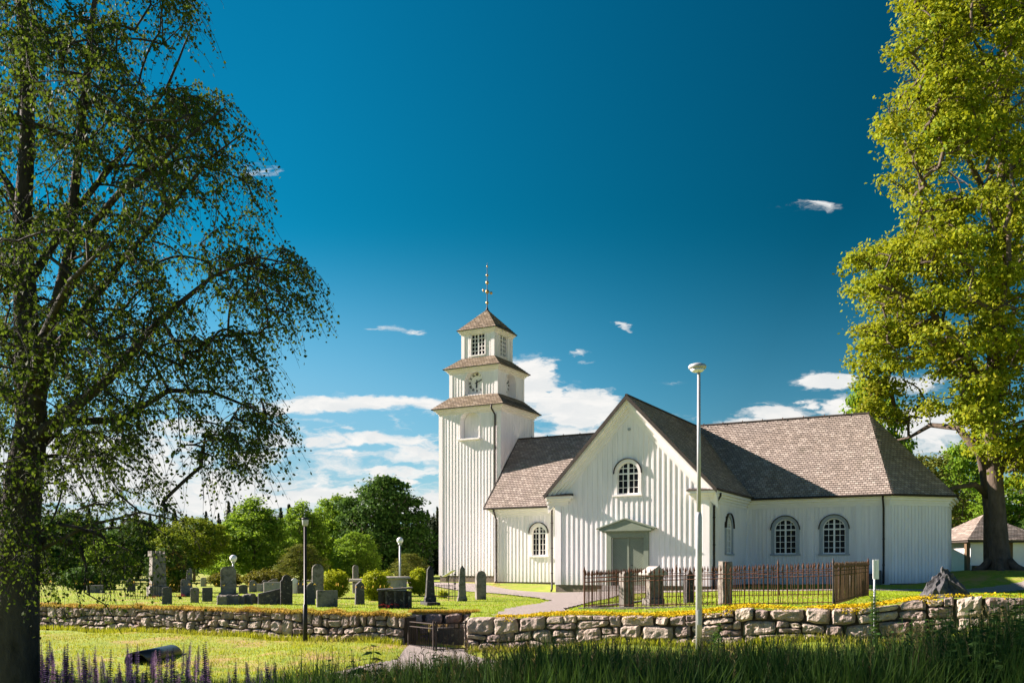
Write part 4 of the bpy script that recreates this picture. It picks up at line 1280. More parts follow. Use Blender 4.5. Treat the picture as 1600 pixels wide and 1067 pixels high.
H(261, 944, 15, 27, low_round, .16, 'stone_dark', 'small dark round-topped gravestone nearest the tall stone monument', rough=.008)
H(304, 941.5, 13, 24, low_round, .18, 'stone_lichen', 'small lichened gravestone between two low dark ones', rough=.015)
H(324, 939.5, 16, 22, rectp, .18, 'stone_dark', 'low square-cut dark gravestone left of the tall leaning slab', rough=.006)
H(291.5, 931, 17, 44, two_tier, .3, 'stone', 'stepped grey gravestone with one high shoulder behind the small dark ones')
H(357, 932, 24, 48, shoulder, .24, 'stone', 'tall broad grey slab gravestone with a rough edge', rough=.012, base=(1.25, .14))
H(421, 944, 36, 25, slope_b, .34, 'stone_dark', 'wide dark block gravestone with a sloping top', rough=.012)
H(426, 931, 28, 22, rectp, .3, 'stone_light', 'pale rectangular gravestone behind the wide sloping block')
H(425, 920, 17, 17, slope_l, .25, 'stone_lichen', 'lichened gravestone with a humped top peeping over the pale block', d=47)
H(447.5, 944.5, 19, 47, trefoil, .20, 'stone_black', 'tall blackened gravestone with a rounded cross top', rough=.008)
H(460, 926, 10, 24, round_top, .14, 'stone_white', 'narrow white marble gravestone with a round top', d=41)
H(472, 926, 16, 17, rectp, .3, 'stone_dark', 'low dark gravestone beside the white marble one', d=41)
H(485.5, 944.5, 14, 36, point, .2, 'stone_dark', 'dark upright gravestone close behind the black lamp post', rough=.006)
H(496.5, 935, 18, 54, round_top, .24, 'stone', 'tall grey gravestone with a round top left of the first yellow-green bush', rough=.006)
H(511, 948, 33, 26, rectp, .22, 'stone', 'low wide grey gravestone with a flat top', rough=.004)
H(562, 944, 15, 37, point, .24, 'stone_dark', 'small pointed gravestone with a pale tip between two bushes')
H(555.5, 921, 9, 40, round_top, .2, 'stone_lichen', 'slim round-topped gravestone standing far behind the bushes', d=45)
H(672, 945, 16, 61, 'obelisk', .8, 'stone_black', 'black tapering obelisk gravestone beside the third bush', base=(1.35, .1))
H(722, 939, 14, 56, 'obelisk', .55, 'stone', 'grey tapering gravestone in front of the tower')
H(751, 936.5, 16, 45, round_top, .26, 'stone', 'grey round-topped gravestone nearest the gravel path', rough=.006)
H(380, 925, 14, 14, low_round, .3, 'stone_dark', 'small hunched gravestone behind the low rubble kerb', d=41)
H(395, 924, 12, 19, round_top, .22, 'stone', 'small round-headed gravestone in front of the brown hedge', d=43)
H(408, 926, 16, 12, rectp, .3, 'stone_light', 'low pale block between the hedge and the sloping block', d=44)
H(414, 921, 9, 14, round_top, .2, 'stone_dark', 'tiny dark gravestone left of the humped one', d=48)
H(318, 925, 9, 14, low_round, .2, 'stone_light', 'little pale gravestone far under the lime tree', d=52)
H(205, 925, 12, 20, low_round, .2, 'stone_dark', 'dark gravestone left of the tall stone monument', d=44)
H(150, 928, 26, 12, rectp, .4, 'stone', 'long low grey block at the far left of the churchyard', d=42)
# kerb of rubble under the tall slab
p0 = stone_at(337, 945); p1 = stone_at(401, 943)
t_ = thing('grave_kerb', p0, 'low rubble kerb of rough stones before the tall slab', 'grave kerb')
rngk = random.Random(5)
e = (p1 - p0); Lk = e.length; e.normalize(); s_ = 0.0
while s_ < Lk:
    wd = rngk.uniform(.2, .42); hh = rngk.uniform(.22, .34)
    mb = MB(); q = p0 + e * (s_ + wd / 2) + T * .1
    mb.box((-wd / 2, -.14, -.1), (wd / 2, .14, hh), Matrix.Translation((q.x, q.y, gz1(q.x, q.y))) @ Matrix.Rotation(rngk.uniform(-.2, .2) - .1, 4, 'Z'))
    o = mb.part('kerb_stone', M['stone_lichen'], t_, bevel=.03); roughen(o, .03, 2, 4, s_)
    s_ += wd
# tall monument with battlemented head
p = stone_at(246, 931, 37.5)
t_ = thing('stone_monument', p, 'tall square stone monument with a battlemented head among the leaves', 'monument', rz=R(34))
w_ = .27
mb = MB(); mb.box((-w_ * 1.3, -w_ * 1.3, -.1), (w_ * 1.3, w_ * 1.3, .42)); mb.part('plinth', M['stone'], t_, world=False, bevel=.02)
mb = MB()
for (r_, z) in ((w_ * 1.05, .418), (w_ * .92, 1.62)): mb.v += [(-r_, -r_, z), (r_, -r_, z), (r_, r_, z), (-r_, r_, z)]
mb.f = [(3, 2, 1, 0), (4, 5, 6, 7)] + [(k, (k + 1) % 4, 4 + (k + 1) % 4, 4 + k) for k in range(4)]
mb.part('shaft', M['stone'], t_, world=False)
mb = MB(); mb.box((-w_ * 1.12, -w_ * 1.12, 1.618), (w_ * 1.12, w_ * 1.12, 1.72))
for i in range(4):
    for j in range(4):
        if i in (0, 3) or j in (0, 3):
            x = -w_ * 1.1 + i * w_ * .62; y = -w_ * 1.1 + j * w_ * .62
            mb.box((x, y, 1.7205), (x + w_ * .36, y + w_ * .36, 1.83))
mb.part('capital', M['stone'], t_, world=False)
mb = MB(); mb.box((-w_ * .5, -w_ * 1.012, .75), (w_ * .5, -w_ * .9, 1.3)); mb.part('plaque', M['stone'], t_, world=False)
# small iron grave fence by the monument
p0 = stone_at(196, 936); p1 = stone_at(250, 936)
t_ = thing('grave_fence', p0, 'low black iron grave fence in front of the tall monument', 'fence')
mb = MB()
for i in range(15):
    q = p0.lerp(p1, i / 14); z = gz1(q.x, q.y); mb.tube([Vector((q.x, q.y, z)), Vector((q.x, q.y, z + .62))], .008, 5)
for h in (.12, .55): mb.tube([p0 + ZU * h, p1 + ZU * h], .012, 5)
mb.part('panel', M['black_metal'], t_)
# round stone tomb with a flat cap
p = stone_at(612, 925, 38)
t_ = thing('round_tomb', p, 'round pale stone tomb with a flat cap between the bushes', 'tomb')
mb = MB(); mb.lathe(p, [(.68, -.1), (.68, .05), (.62, .08), (.62, .66), (.66, .68)], 28); mb.part('drum', M['stone_light'], t_, False)
mb = MB(); mb.lathe(p, [(.74, .682), (.78, .70), (.78, .76), (.72, .79)], 28); mb.part('cap', M['stone_light'], t_)
p = stone_at(577, 922, 41)
mb = MB(); Mx = Matrix.Translation(p) @ Matrix.Rotation(R(-20), 4, 'Z')
mb.box((-.8, -.35, .52), (.8, .35, .64), Mx); 
t_ = thing('table_tomb', p, 'flat pale slab on stone blocks behind the second bush', 'tomb')
mb.part('slab', M['stone_light'], t_, bevel=.02)
for s in (-.5, .5):
    mb = MB(); mb.box((s - .2, -.28, -.1), (s + .2, .28, .519), Mx); mb.part('block', M['stone'], t_, bevel=.02)
# dark table tomb with red flowers
p = stone_at(617, 950)
t_ = thing('table_tomb', p, 'dark table tomb with a sloping slab on carved posts', 'tomb', rz=R(8))
Wd = .44
mb = MB(); mb.hexa([(-Wd * 1.15, -.34, .50), (Wd * 1.15, -.34, .56), (Wd * 1.15, .38, .56), (-Wd * 1.15, .38, .50), (-Wd * 1.15, -.34, .55), (Wd * 1.15, -.34, .61), (Wd * 1.15, .38, .61), (-Wd * 1.15, .38, .55)])
mb.part('slab', M['stone_dark'], t_, world=False, bevel=.01)
mb = MB(); mb.box((-Wd * .9, -.2, -.1), (Wd * .9, .32, .498)); mb.part('body', M['stone_black'], t_, world=False)
for x in (-Wd * .97, Wd * .97):
    mb = MB(); mb.box((x - .05, -.30, -.1), (x + .05, -.21, .499)); mb.part('post', M['stone_black'], t_, world=False)
for x in (-.25, 0, .25):
    mb = MB(); mb.lathe((x, -.26, -.05), [(.035, 0), (.04, .12), (.022, .2), (.03, .42), (.045, .54)], 8); mb.part('baluster', M['stone_dark'], t_, world=False)
rngf = random.Random(3)
def flower_bed(loc, n, r, label, name='red_flowers'):
    vs = []; fs = []
    for i in range(n):
        x, y, z = rngf.gauss(0, r), rngf.gauss(0, r * .4), rngf.uniform(.03, .14)
        for k in range(5):
            a_ = k * 1.257; o = len(vs); q = .02
            vs += [(x, y, z), (x + q * math.cos(a_ - .5), y + q * math.sin(a_ - .5), z + .012), (x + 1.3 * q * math.cos(a_), y + 1.3 * q * math.sin(a_), z + .004), (x + q * math.cos(a_ + .5), y + q * math.sin(a_ + .5), z + .012)]
            fs.append((o, o + 1, o + 2, o + 3))
    o = link(name, np_mesh(name, vs, fs, M['red']))
    o.location = loc
    tag(o, label, 'flowers', kind='stuff')
flower_bed(p + Vector((.02, -.45, 0)), 50, .22, 'red flowers planted at the foot of the dark table tomb')
q = stone_at(240, 936, 34); flower_bed(q, 40, .15, 'red flowers beside the tall stone monument')
q = stone_at(776, 909, 53); flower_bed(q, 30, .12, 'little red flowers at the corner of the tower')
q = stone_at(283, 932, 36); flower_bed(q, 30, .12, 'red flowers between the monument and the stepped gravestone')
# slanted sign on a stand, iron cross, near the tower
p = stone_at(701, 928, 33)
t_ = thing('notice_lectern', p, 'slanted white notice board on a thin black stand by the tower', 'notice board')
mb = MB(); mb.tube([p, p + ZU * .92], .014, 6); mb.tube([p + ZU * .3, p + ZU * .3 + U * .22, p + ZU * .95 + U * .22], .010, 6); mb.part('stand', M['black_metal'], t_)
mb = MB(); mb.box((-.24, -.13, -.01), (.24, .13, .01), Matrix.Translation(p + ZU * .97) @ Matrix.Rotation(R(-28), 4, 'Z') @ Matrix.Rotation(R(-28), 4, 'Y')); mb.part('board', M['white_plastic'], t_)
p = stone_at(711, 932, 32.5)
t_ = thing('iron_cross', p, 'thin black wrought iron grave cross in front of the tower', 'grave cross')
mb = MB(); mb.tube([p, p + ZU * 1.05], .014, 6); mb.tube([p + ZU * .8 - U * .16, p + ZU * .8 + U * .16], .012, 6)
for z in (.45, .62, .95): mb.lathe(p + ZU * z, [(.01, -.04), (.045, 0), (.01, .04)], 8)
mb.part('cross', M['black_metal'], t_)
p = stone_at(685, 925, 35)
t_ = thing('grave_fence', p, 'low black iron grave fence behind the black obelisk', 'fence')
mb = MB()
for i in range(7):
    q = p + U * (i * .12 - .1); mb.tube([q, q + ZU * .55], .008, 5)
for h in (.1, .5): mb.tube([p + ZU * h - U * .12, p + ZU * h + U * .64], .012, 5)
mb.part('panel', M['black_metal'], t_)
# stones within the railing
def F_(s, t): 
    q = FA + U * s + T * t; q.z = gz1(q.x, q.y); return q
def plotstone(s, t, w_, h_, shape, th, material, label, rz=20, rough=.006, base=None):
    q = F_(s, t)
    px = CX + q.x / q.y * F; py = HY + F * (EYE - q.z) / q.y
    sc = F / q.y
    return headstone(px, py, w_ * sc * math.cos(R(rz)) / .93, h_ * sc, shape, th, material, label, d=q.y, rz=rz, rough=rough, base=base)
def px_to_plot(px, t):
    r = (px - CX) / F
    s = (r * (FA.y + T.y * t) - FA.x - T.x * t) / (U.x - r * U.y)
    return s
def PS(px, t, pw, h_, *a, **k):
    s = px_to_plot(px, t); q = F_(s, t)
    return plotstone(s, t, pw * q.y / F, h_, *a, **k)
PS(979, .9, 19, 1.0, low_round, .26, 'stone', 'grey upright gravestone in the front corner of the railed plot', rough=.006, rz=24)
PS(1076, 3.0, 13, .95, point, .2, 'stone_black', 'dark pointed gravestone inside the rusty railing')
PS(1133, .8, 18, 1.12, rectp, .24, 'stone_lichen', 'tall lichened stone post inside the rusty railing', rough=.02)
PS(1331, 5.0, 10, .62, rectp, .2, 'stone_light', 'short pale stone post near the far corner of the railing')
s = px_to_plot(1021, 2.2); q = F_(s, 2.2)
t_ = thing('gravestone', q, 'grey grave monument with a gabled cap on short columns inside the railing', 'gravestone', 'old gravestones in the churchyard', R(26))
mb = MB(); mb.box((-.26, -.2, -.08), (.26, .2, .2)); mb.part('plinth', M['stone'], t_, world=False, bevel=.02)
mb = MB(); mb.box((-.17, -.13, .198), (.17, .13, .86)); o = mb.part('body', M['stone_lichen'], t_, world=False, bevel=.02); roughen(o, .012, 2, 5, 3)
for x in (-.2, .2):
    mb = MB(); mb.lathe((x, -.14, .2), [(.05, 0), (.042, .05), (.042, .58), (.055, .66)], 10); mb.part('column', M['stone'], t_, world=False)
mb = MB()
for (y) in (-.24, .22): pass
pr = [(-.34, .862), (.34, .862), (.34, .92), (0, 1.12), (-.34, .92)]
mb = slab(pr, .5, 'stone'); mb.part('cap', M['stone_light'], t_, world=False, bevel=.01)
# low steps right of the railing, near the church wall
q = P(14.3, 6.0, 0); 
t_ = thing('stone_steps', Vector((q.x, q.y, gz1(q.x, q.y))), 'low grey stone landing with side blocks against the church wall', 'steps')
zq = gz1(q.x, q.y)
Mx = Matrix.Translation((q.x, q.y, zq)) @ Matrix.Rotation(math.atan2(U.y, U.x), 4, 'Z')
for (x0, x1, y0, y1, h) in ((-.95, .5, -.5, .7, .55), (-1.0, -.75, -.55, .7, .80), (.3, .55, -.55, .7, .72)):
    mb = MB(); mb.box((x0, y0, -.2), (x1, y1, h), Mx); mb.part('block', M['stone_dark'], t_, bevel=.02)
# boulder
p = stone_at(1481, 938, 22.6)
t_ = MB()
bm = bmesh.new(); bmesh.ops.create_icosphere(bm, subdivisions=4, radius=1.0)
for v in bm.verts:
    c = v.co.copy()
    z = (c.z + .25); 
    r_ = 1 - .62 * max(0, z)
    x = c.x * r_ * .66 ; y = c.y * r_ * .45
    lean = .10 * max(0, z)
    nn = noise.fractal(c * 2.0, 1, 2, 4) * .12 + (abs(noise.noise(c * 5)) - .2) * .10
    v.co = Vector((x - lean + c.x * nn, y + c.y * nn, z * .62 + c.z * nn * .7))
me = bpy.data.meshes.new('boulder'); bm.to_mesh(me); bm.free(); me.materials.append(M['rock'])
o = link('boulder', me); o.location = p
tag(o, 'rough dark pointed boulder on the mossy wall top', 'rock')
# small sign on an overgrown post
p = Vector(((1366.5 - CX) / F * 17.2, 17.2, 0)); p.z = gz1(p.x, p.y)
t_ = thing('post_sign', p, 'small white sign seen on a post overgrown with climbing weed', 'sign')
zt_ = EYE + (HY - 874) / F * 17.2
mb = MB(); mb.tube([p - ZU * .1, Vector((p.x, p.y, zt_ - .02))], .022, 8); mb.part('post', M['galv'], t_, True)
for k, (dx, y0, y1) in enumerate(((-.032, 0, 0), (.036, 0, 0))):
    mb = MB(); mb.box((dx - .029, -.05 - .01 * k, -.36), (dx + .029, -.035 - .01 * k, 0), Matrix.Translation((p.x, p.y, zt_)) @ Matrix.Rotation(R(10 - 20 * k), 4, 'Z')); mb.part('sign_plate', M['white_plastic'], t_, bevel=.003)
# drain pipe in the ditch
a = Vector(((214 - CX) / F * 19.6, 19.6, 0)); b = Vector(((268 - CX) / F * 21.8, 21.8, 0))
a.z = gz1(a.x, a.y) + .0; b.z = gz1(b.x, b.y) - .05
e = (b - a).normalized()
mb = MB()
ro, ri = .26, .225
sd = e.cross(ZU).normalized(); up = sd.cross(e).normalized()
n_ = 28
for k in range(n_):
    for (r_, q) in ((ro, a), (ro, b), (ri, a), (ri, a + e * 1.2)):
        cut = 0
        th = 2 * math.pi * k / n_
        sl = e * (.55 * math.sin(th) * r_) * (-1 if q is a else 0)
        mb.v.append(tuple(q + sd * math.cos(th) * r_ + up * math.sin(th) * r_ + sl))
for k in range(n_):
    k2 = (k + 1) % n_
    mb.f.append((4 * k, 4 * k2, 4 * k2 + 1, 4 * k + 1)); mb.f.append((4 * k2, 4 * k, 4 * k + 2, 4 * k2 + 2)); mb.f.append((4 * k2 + 2, 4 * k + 2, 4 * k + 3, 4 * k2 + 3))
mb.f.append(tuple(4 * k + 3 for k in range(n_)))
mb.f.append(tuple(4 * k + 1 for k in range(n_)))
o = mb.part('drain_pipe', M['pipe'], smooth=True)
tag(o, 'black plastic drain pipe end lying in the grass ditch', 'pipe')

# ------------------------------------------------------------------ pavilion at the right
p = Vector(((1537 - CX) / F * 60, 60, 0)); p.z = EYE - (890 - HY) / F * 60
pav = thing('pavilion', p, 'small white pavilion with a shingled hip roof behind the big maple', 'pavilion', rz=R(8))
mb = MB()
wd, dp, hh = 2.15, 1.8, 1.72
mb.box((-wd, -dp, -.4), (-.55, -dp + .15, hh)); mb.box((.75, -dp, -.4), (wd, -dp + .15, hh)); mb.box((-wd, -dp + .151, -.4), (-wd + .15, dp, hh)); mb.box((wd - .15, -dp + .151, -.4), (wd, dp, hh)); mb.box((-wd + .151, dp - .15, -.4), (wd - .151, dp, hh))
mb.part('wall', M['trim'], pav, world=False)
mb = MB(); mb.box((-.549, -dp + .03, -.4), (.749, -dp + .1, hh)); mb.part('door', M['wood_weathered'], pav, world=False)
for x in (-wd - .35, wd + .35):
    mb = MB(); mb.box((x - .12, -dp - .3, -.5), (x + .12, -dp - .06, hh)); mb.part('post', M['wood_weathered'], pav, world=False)
mb = MB(); mb.box((-wd - .6, -dp - .62, hh - .001), (wd + .6, dp + .6, hh + .13)); mb.part('eave_board', M['verge'], pav, world=False)
mb = MB()
ex, ey, ez, az = wd + .68, dp + .7, hh + .132, hh + 1.85
c = [Vector((-ex, -ey, ez)), Vector((ex, -ey, ez)), Vector((ex, ey, ez)), Vector((-ex, ey, ez))]; ap_ = Vector((0, 0, az))
for i in range(4): roof_plane(mb, c[i], c[(i + 1) % 4], ap_, ap_, course=.15)
mb.part('roof', M['shingle'], pav, world=False)
mb = MB(); mb.box((-wd + .1, -dp - .28, -.1), (-.75, -dp - .02, .28)); mb.part('bench', M['wood_weathered'], pav, world=False)

# ------------------------------------------------------------------ trees
def unit(a): return a / np.maximum(np.linalg.norm(a, axis=-1, keepdims=True), 1e-9)
def leaves_np(pos, axis, nrm, L, W):
    """one folded diamond per leaf: position of its stalk, direction, facing, length, width (arrays)"""
    axis = unit(axis); side = unit(np.cross(axis, nrm)); n2 = np.cross(side, axis)
    L = np.asarray(L)[:, None]; W = np.asarray(W)[:, None]
    a = pos; b = pos + axis * L * .48 + side * W * .5 + n2 * L * .06; c = pos + axis * L; d = pos + axis * L * .48 - side * W * .5 + n2 * L * .06
    V = np.stack([a, b, c, d], 1).reshape(-1, 3)
    Fq = np.arange(len(pos) * 4).reshape(-1, 4)
    return V, Fq

def grow(limbs, targets, rng, root, rmin=.006, sag=.12, k=4, pull=.35):
    """limbs: polylines [(Vector, radius)]; targets: points the twigs must reach. returns a list of tubes (points, radii)"""
    NP = []; NR = []; NPAR = []; NBR = []
    tubes = []
    for lb in limbs:
        pts = []
        for (p, r), (q, r2) in zip(lb[:-1], lb[1:]):
            m_ = max(1, int((q - p).length / (.35 if rmin < .02 else 1.2)))
            for i in range(m_):
                pts.append((p.lerp(q, i / m_), r + (r2 - r) * i / m_))
        pts.append(lb[-1])
        wob = .012 if rmin < .02 else .05
        pp = [p + Vector((rng.uniform(-wob, wob), rng.uniform(-wob, wob), 0)) if 0 < i else p for i, (p, r) in enumerate(pts)]
        tubes.append((pp, [r for p, r in pts], 9))
        for p, (q, r) in zip(pp, pts):
            NP.append(tuple(p)); NPAR.append(-1); NBR.append(r)
    n0 = len(NP)
    cap = n0 + len(targets) * k + 10
    A = np.zeros((cap, 3)); A[:n0] = NP; n_ = n0
    par = [-1] * n0; cnt = [0] * n0
    root = np.array(root)
    order = sorted(range(len(targets)), key=lambda i: np.min(np.sum((A[:n0] - targets[i]) ** 2, 1)))
    br = []
    dr = np.zeros(cap); dr[:n0] = np.linalg.norm(A[:n0] - root, axis=1)
    for i in order:
        t = np.array(targets[i])
        d = np.linalg.norm(A[:n_] - t, axis=1)
        cost = d + pull * np.maximum(0, dr[:n_] - np.linalg.norm(t - root) + d * .3) + .25 * np.maximum(0, A[:n_, 2] - t[2])
        j = int(np.argmin(cost))
        s = A[j].copy()
        L = np.linalg.norm(t - s)
        mid = (s + t) / 2 + np.array([rng.uniform(-.1, .1) * L, rng.uniform(-.1, .1) * L, sag * L])
        ch = [j]
        for q in range(1, k + 1):
            f = q / k
            p = (1 - f) ** 2 * s + 2 * f * (1 - f) * mid + f * f * t
            A[n_] = p; dr[n_] = np.linalg.norm(p - root); par.append(ch[-1]); cnt.append(0); ch.append(n_); n_ += 1
        cnt[ch[-1]] += 1
        br.append(ch)
    for i in range(n_ - 1, n0 - 1, -1):
        if par[i] >= 0: cnt[par[i]] += cnt[i]
    for ch in br:
        rr = [rmin * max(1, cnt[c]) ** .45 for c in ch]
        rr[0] = rr[1]
        if ch[0] < n0: rr[0] = min(rr[1] * 1.2, NBR[ch[0]]); rr = [min(r, NBR[ch[0]]) for r in rr]
        tubes.append(([Vector(A[c]) for c in ch], rr, 4))
    return tubes

def tubes_mesh(name, tubes, m):
    mb = MB()
    for pts, rr, n in tubes: mb.tube(pts, rr, n, cap=(n > 5))
    return mb.mesh(name, m, True)

def clump_leaves(rs, C, per, spread, size, up=.6, out=None, droop=0.0):
    N = len(C)
    Cc = np.repeat(C, per, 0)
    off = rs.normal(0, 1, (N * per, 3)) * np.array(spread)
    pos = Cc + off
    nrm = rs.normal(0, .55, (N * per, 3)) + np.array([0, 0, up])
    if out is not None: nrm += np.repeat(out, per, 0) * .5
    ax = np.cross(unit(nrm), rs.normal(0, 1, (N * per, 3))) + np.array([0, 0, -droop])
    sz = size * rs.uniform(.65, 1.25, N * per)
    return leaves_np(pos, ax, unit(nrm), sz, sz * rs.uniform(.6, .85, N * per))

def shell_leaves(rs, C, Rr, per, size, flat=.55, rough=.38, droop=.25):
    """leaves on the upper and outer side of each bough's dome, so that it has a lit top and a shaded underside"""
    N = len(C) * per
    v = unit(rs.normal(0, 1, (N, 3)))
    v[:, 2] = np.abs(v[:, 2]) * 1.05 - .22
    v = unit(v)
    u = rs.uniform(0, 1, N) ** .28
    R_ = np.repeat(Rr, per)
    lump = 1 + .22 * np.sin(v[:, 0] * 5 + np.repeat(C[:, 0] * 9, per)) * np.cos(v[:, 1] * 5 + np.repeat(C[:, 1] * 9, per))
    pos = np.repeat(C, per, 0) + v * (R_ * u * lump)[:, None] * np.array([1, 1, flat]) + rs.normal(0, .05, (N, 3)) * R_[:, None]
    nrm = unit(v * np.array([1, 1, 1.2]) + rs.normal(0, rough, (N, 3)))
    ax = np.cross(nrm, rs.normal(0, 1, (N, 3))) + v * np.array([.6, .6, 0]) + np.array([0, 0, -droop])
    sz = size * rs.uniform(.65, 1.25, N)
    return leaves_np(pos, ax, nrm, sz, sz * rs.uniform(.62, .88, N))
def join_leaves(a, b): return np.concatenate([a[0], b[0]]), np.concatenate([a[1], b[1] + len(a[0])])

# --- the birch at the left, drawn out limb by limb
def Bp(px, py, dd=0.0, d0=10.0):
    d = d0 + dd
    return Vector(((px - CX) / F * d, d, EYE + (HY - py) / F * d))
def limb(d0, *pts): return [(Bp(p[0], p[1], p[2], d0), p[3]) for p in pts]
BL = [limb(10, (22, 1240, 0, .36), (22, 1100, 0, .27), (26, 1000, 0, .235), (30, 860, 0, .21), (38, 740, 0, .19), (48, 660, 0, .165), (42, 560, 0, .135), (38, 450, 0, .115), (36, 330, 0, .09), (42, 200, 0, .075), (40, 80, 0, .06), (28, -60, 0, .045), (20, -260, 0, .02)),
      limb(10, (44, 690, 0, .1170), (66, 590, -.2, .0819), (86, 480, -.3, .0663), (112, 380, -.4, .0546), (120, 250, -.5, .0429), (136, 120, -.5, .0351), (150, -20, -.4, .0234), (165, -190, -.3, .0094)),
      limb(10, (60, 600, -.15, .0624), (122, 500, .3, .0484), (190, 410, .5, .0351), (260, 330, .6, .0265), (330, 245, .7, .0156), (382, 205, .8, .0062)),
      limb(10, (46, 690, 0, .0858), (112, 640, -.3, .0608), (172, 590, -.6, .0484), (250, 500, -.8, .0312), (330, 432, -.9, .0187), (400, 402, -1.0, .0109), (470, 415, -1.1, .0055)),
      limb(10, (42, 715, 0, .0702), (100, 660, .2, .0515), (190, 655, .4, .0390), (265, 610, .6, .0312), (330, 612, .7, .0218), (400, 640, .8, .0125), (455, 682, .9, .0047)),
      limb(10, (38, 450, 0, .0546), (110, 340, .5, .0390), (190, 240, .8, .0281), (260, 140, 1.0, .0172), (300, 40, 1.1, .0078)),
      limb(10, (112, 380, -.4, .0429), (190, 300, -.8, .0312), (270, 235, -1.2, .0195), (350, 170, -1.4, .0078)),
      limb(10, (46, 640, 0, .0780), (-60, 560, .3, .0546), (-200, 470, .6, .0234)), limb(10, (38, 450, 0, .0624), (-80, 330, -.4, .0390), (-190, 250, -.8, .0156)), limb(10, (36, 330, 0, .0468), (-60, 170, .3, .0234), (-120, 60, .4, .0117)),
      limb(10, (45, 610, 0, .0702), (75, 520, 1.3, .0468), (130, 420, 2.6, .0234), (170, 370, 3.2, .0094)), limb(10, (45, 620, 0, .0702), (60, 540, -1.2, .0468), (110, 440, -2.3, .0234), (170, 380, -2.8, .0094)),
      limb(10, (30, 865, 0, .0546), (80, 838, .1, .0390), (122, 850, .15, .0273), (135, 885, .2, .0156), (140, 930, .25, .0094)),
      limb(10, (135, 880, .2, .0094), (130, 925, .1, .0078), (165, 945, 0, .0062), (190, 990, -.1, .0039)),
      limb(10, (60, 860, 0, .0234), (140, 820, -.4, .0172), (220, 800, -.7, .0109), (290, 815, -.8, .0047))]
SIL = [(-330, -250), (250, -250), (305, 0), (292, 40), (285, 110), (355, 160), (398, 215), (388, 250), (402, 300), (402, 372), (462, 388), (487, 430), (474, 480), (420, 515), (408, 560), (428, 630), (440, 690), (428, 760), (350, 755), (300, 745),
       (262, 790), (305, 830), (282, 880), (220, 905), (130, 890), (70, 900), (-80, 900), (-300, 800)]
rng = random.Random(7); rs = np.random.RandomState(7)
tg = []
while len(tg) < 2450:
    px, py = rng.uniform(-330, 490), rng.uniform(-250, 905)
    if not in_poly(SIL, np.array([px]), np.array([py]))[0]: continue
    if px < -20 and rng.random() < .55: continue
    # gaps: leave out part of the crown by a coarse noise
    nz = noise.noise(Vector((px / 75, py / 75, 3.3)))
    if nz < (-.20 if py < 560 else -.10) and rng.random() < .86: continue
    if py > 730 and px > 60 and rng.random() < .66: continue
    if px > 230 and py > 540 and rng.random() < .42: continue
    r_ = min(1, math.hypot((px - 40) / 440, (py - 400) / 560))
    w_ = 2.7 * math.sqrt(max(.08, 1 - r_ * r_))
    tg.append(np.array(Bp(px, py, max(-w_, min(w_, rng.gauss(0, w_ * .55))))))
bt = grow(BL, tg, rng, Bp(40, 740), rmin=.0042, sag=.10, k=4)
birch = thing('birch_tree', Vector((-5.36, 10, gz1(-5.36, 10))), 'big dark birch with drooping twigs close by at the left edge', 'tree')
C = np.array(tg)
# drooping strands with leaves
nst = 4; per = 11
S0 = np.repeat(C, nst, 0)
outd = S0 - np.array([-5.3, 10, 3.5]); outd[:, 2] *= .2; outd = unit(outd)
dirs = unit(outd * .55 + rs.normal(0, .6, S0.shape) * np.array([1, 1, .5]))
Ls = rs.uniform(.22, .62, len(S0))
f = (np.arange(per) + .6) / per
pos = S0[:, None, :] + dirs[:, None, :] * (Ls[:, None] * f[None, :])[..., None] * .75 + np.array([0, 0, -1.0]) * (Ls[:, None] * (f[None, :] ** 1.8) * .8)[..., None]
for i in range(len(S0)):
    q = pos[i]
    bt.append(([Vector(S0[i]), Vector(q[3]), Vector(q[7]), Vector(q[-1])], [.0032, .0028, .0022, .0014], 3))
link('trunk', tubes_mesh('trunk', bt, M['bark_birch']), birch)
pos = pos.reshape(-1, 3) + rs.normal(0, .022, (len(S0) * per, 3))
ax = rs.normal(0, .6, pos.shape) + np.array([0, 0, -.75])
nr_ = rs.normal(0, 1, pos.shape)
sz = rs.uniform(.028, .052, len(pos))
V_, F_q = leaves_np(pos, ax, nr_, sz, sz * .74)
link('crown', np_mesh('crown', V_, F_q, M['leaf_birch']), birch)

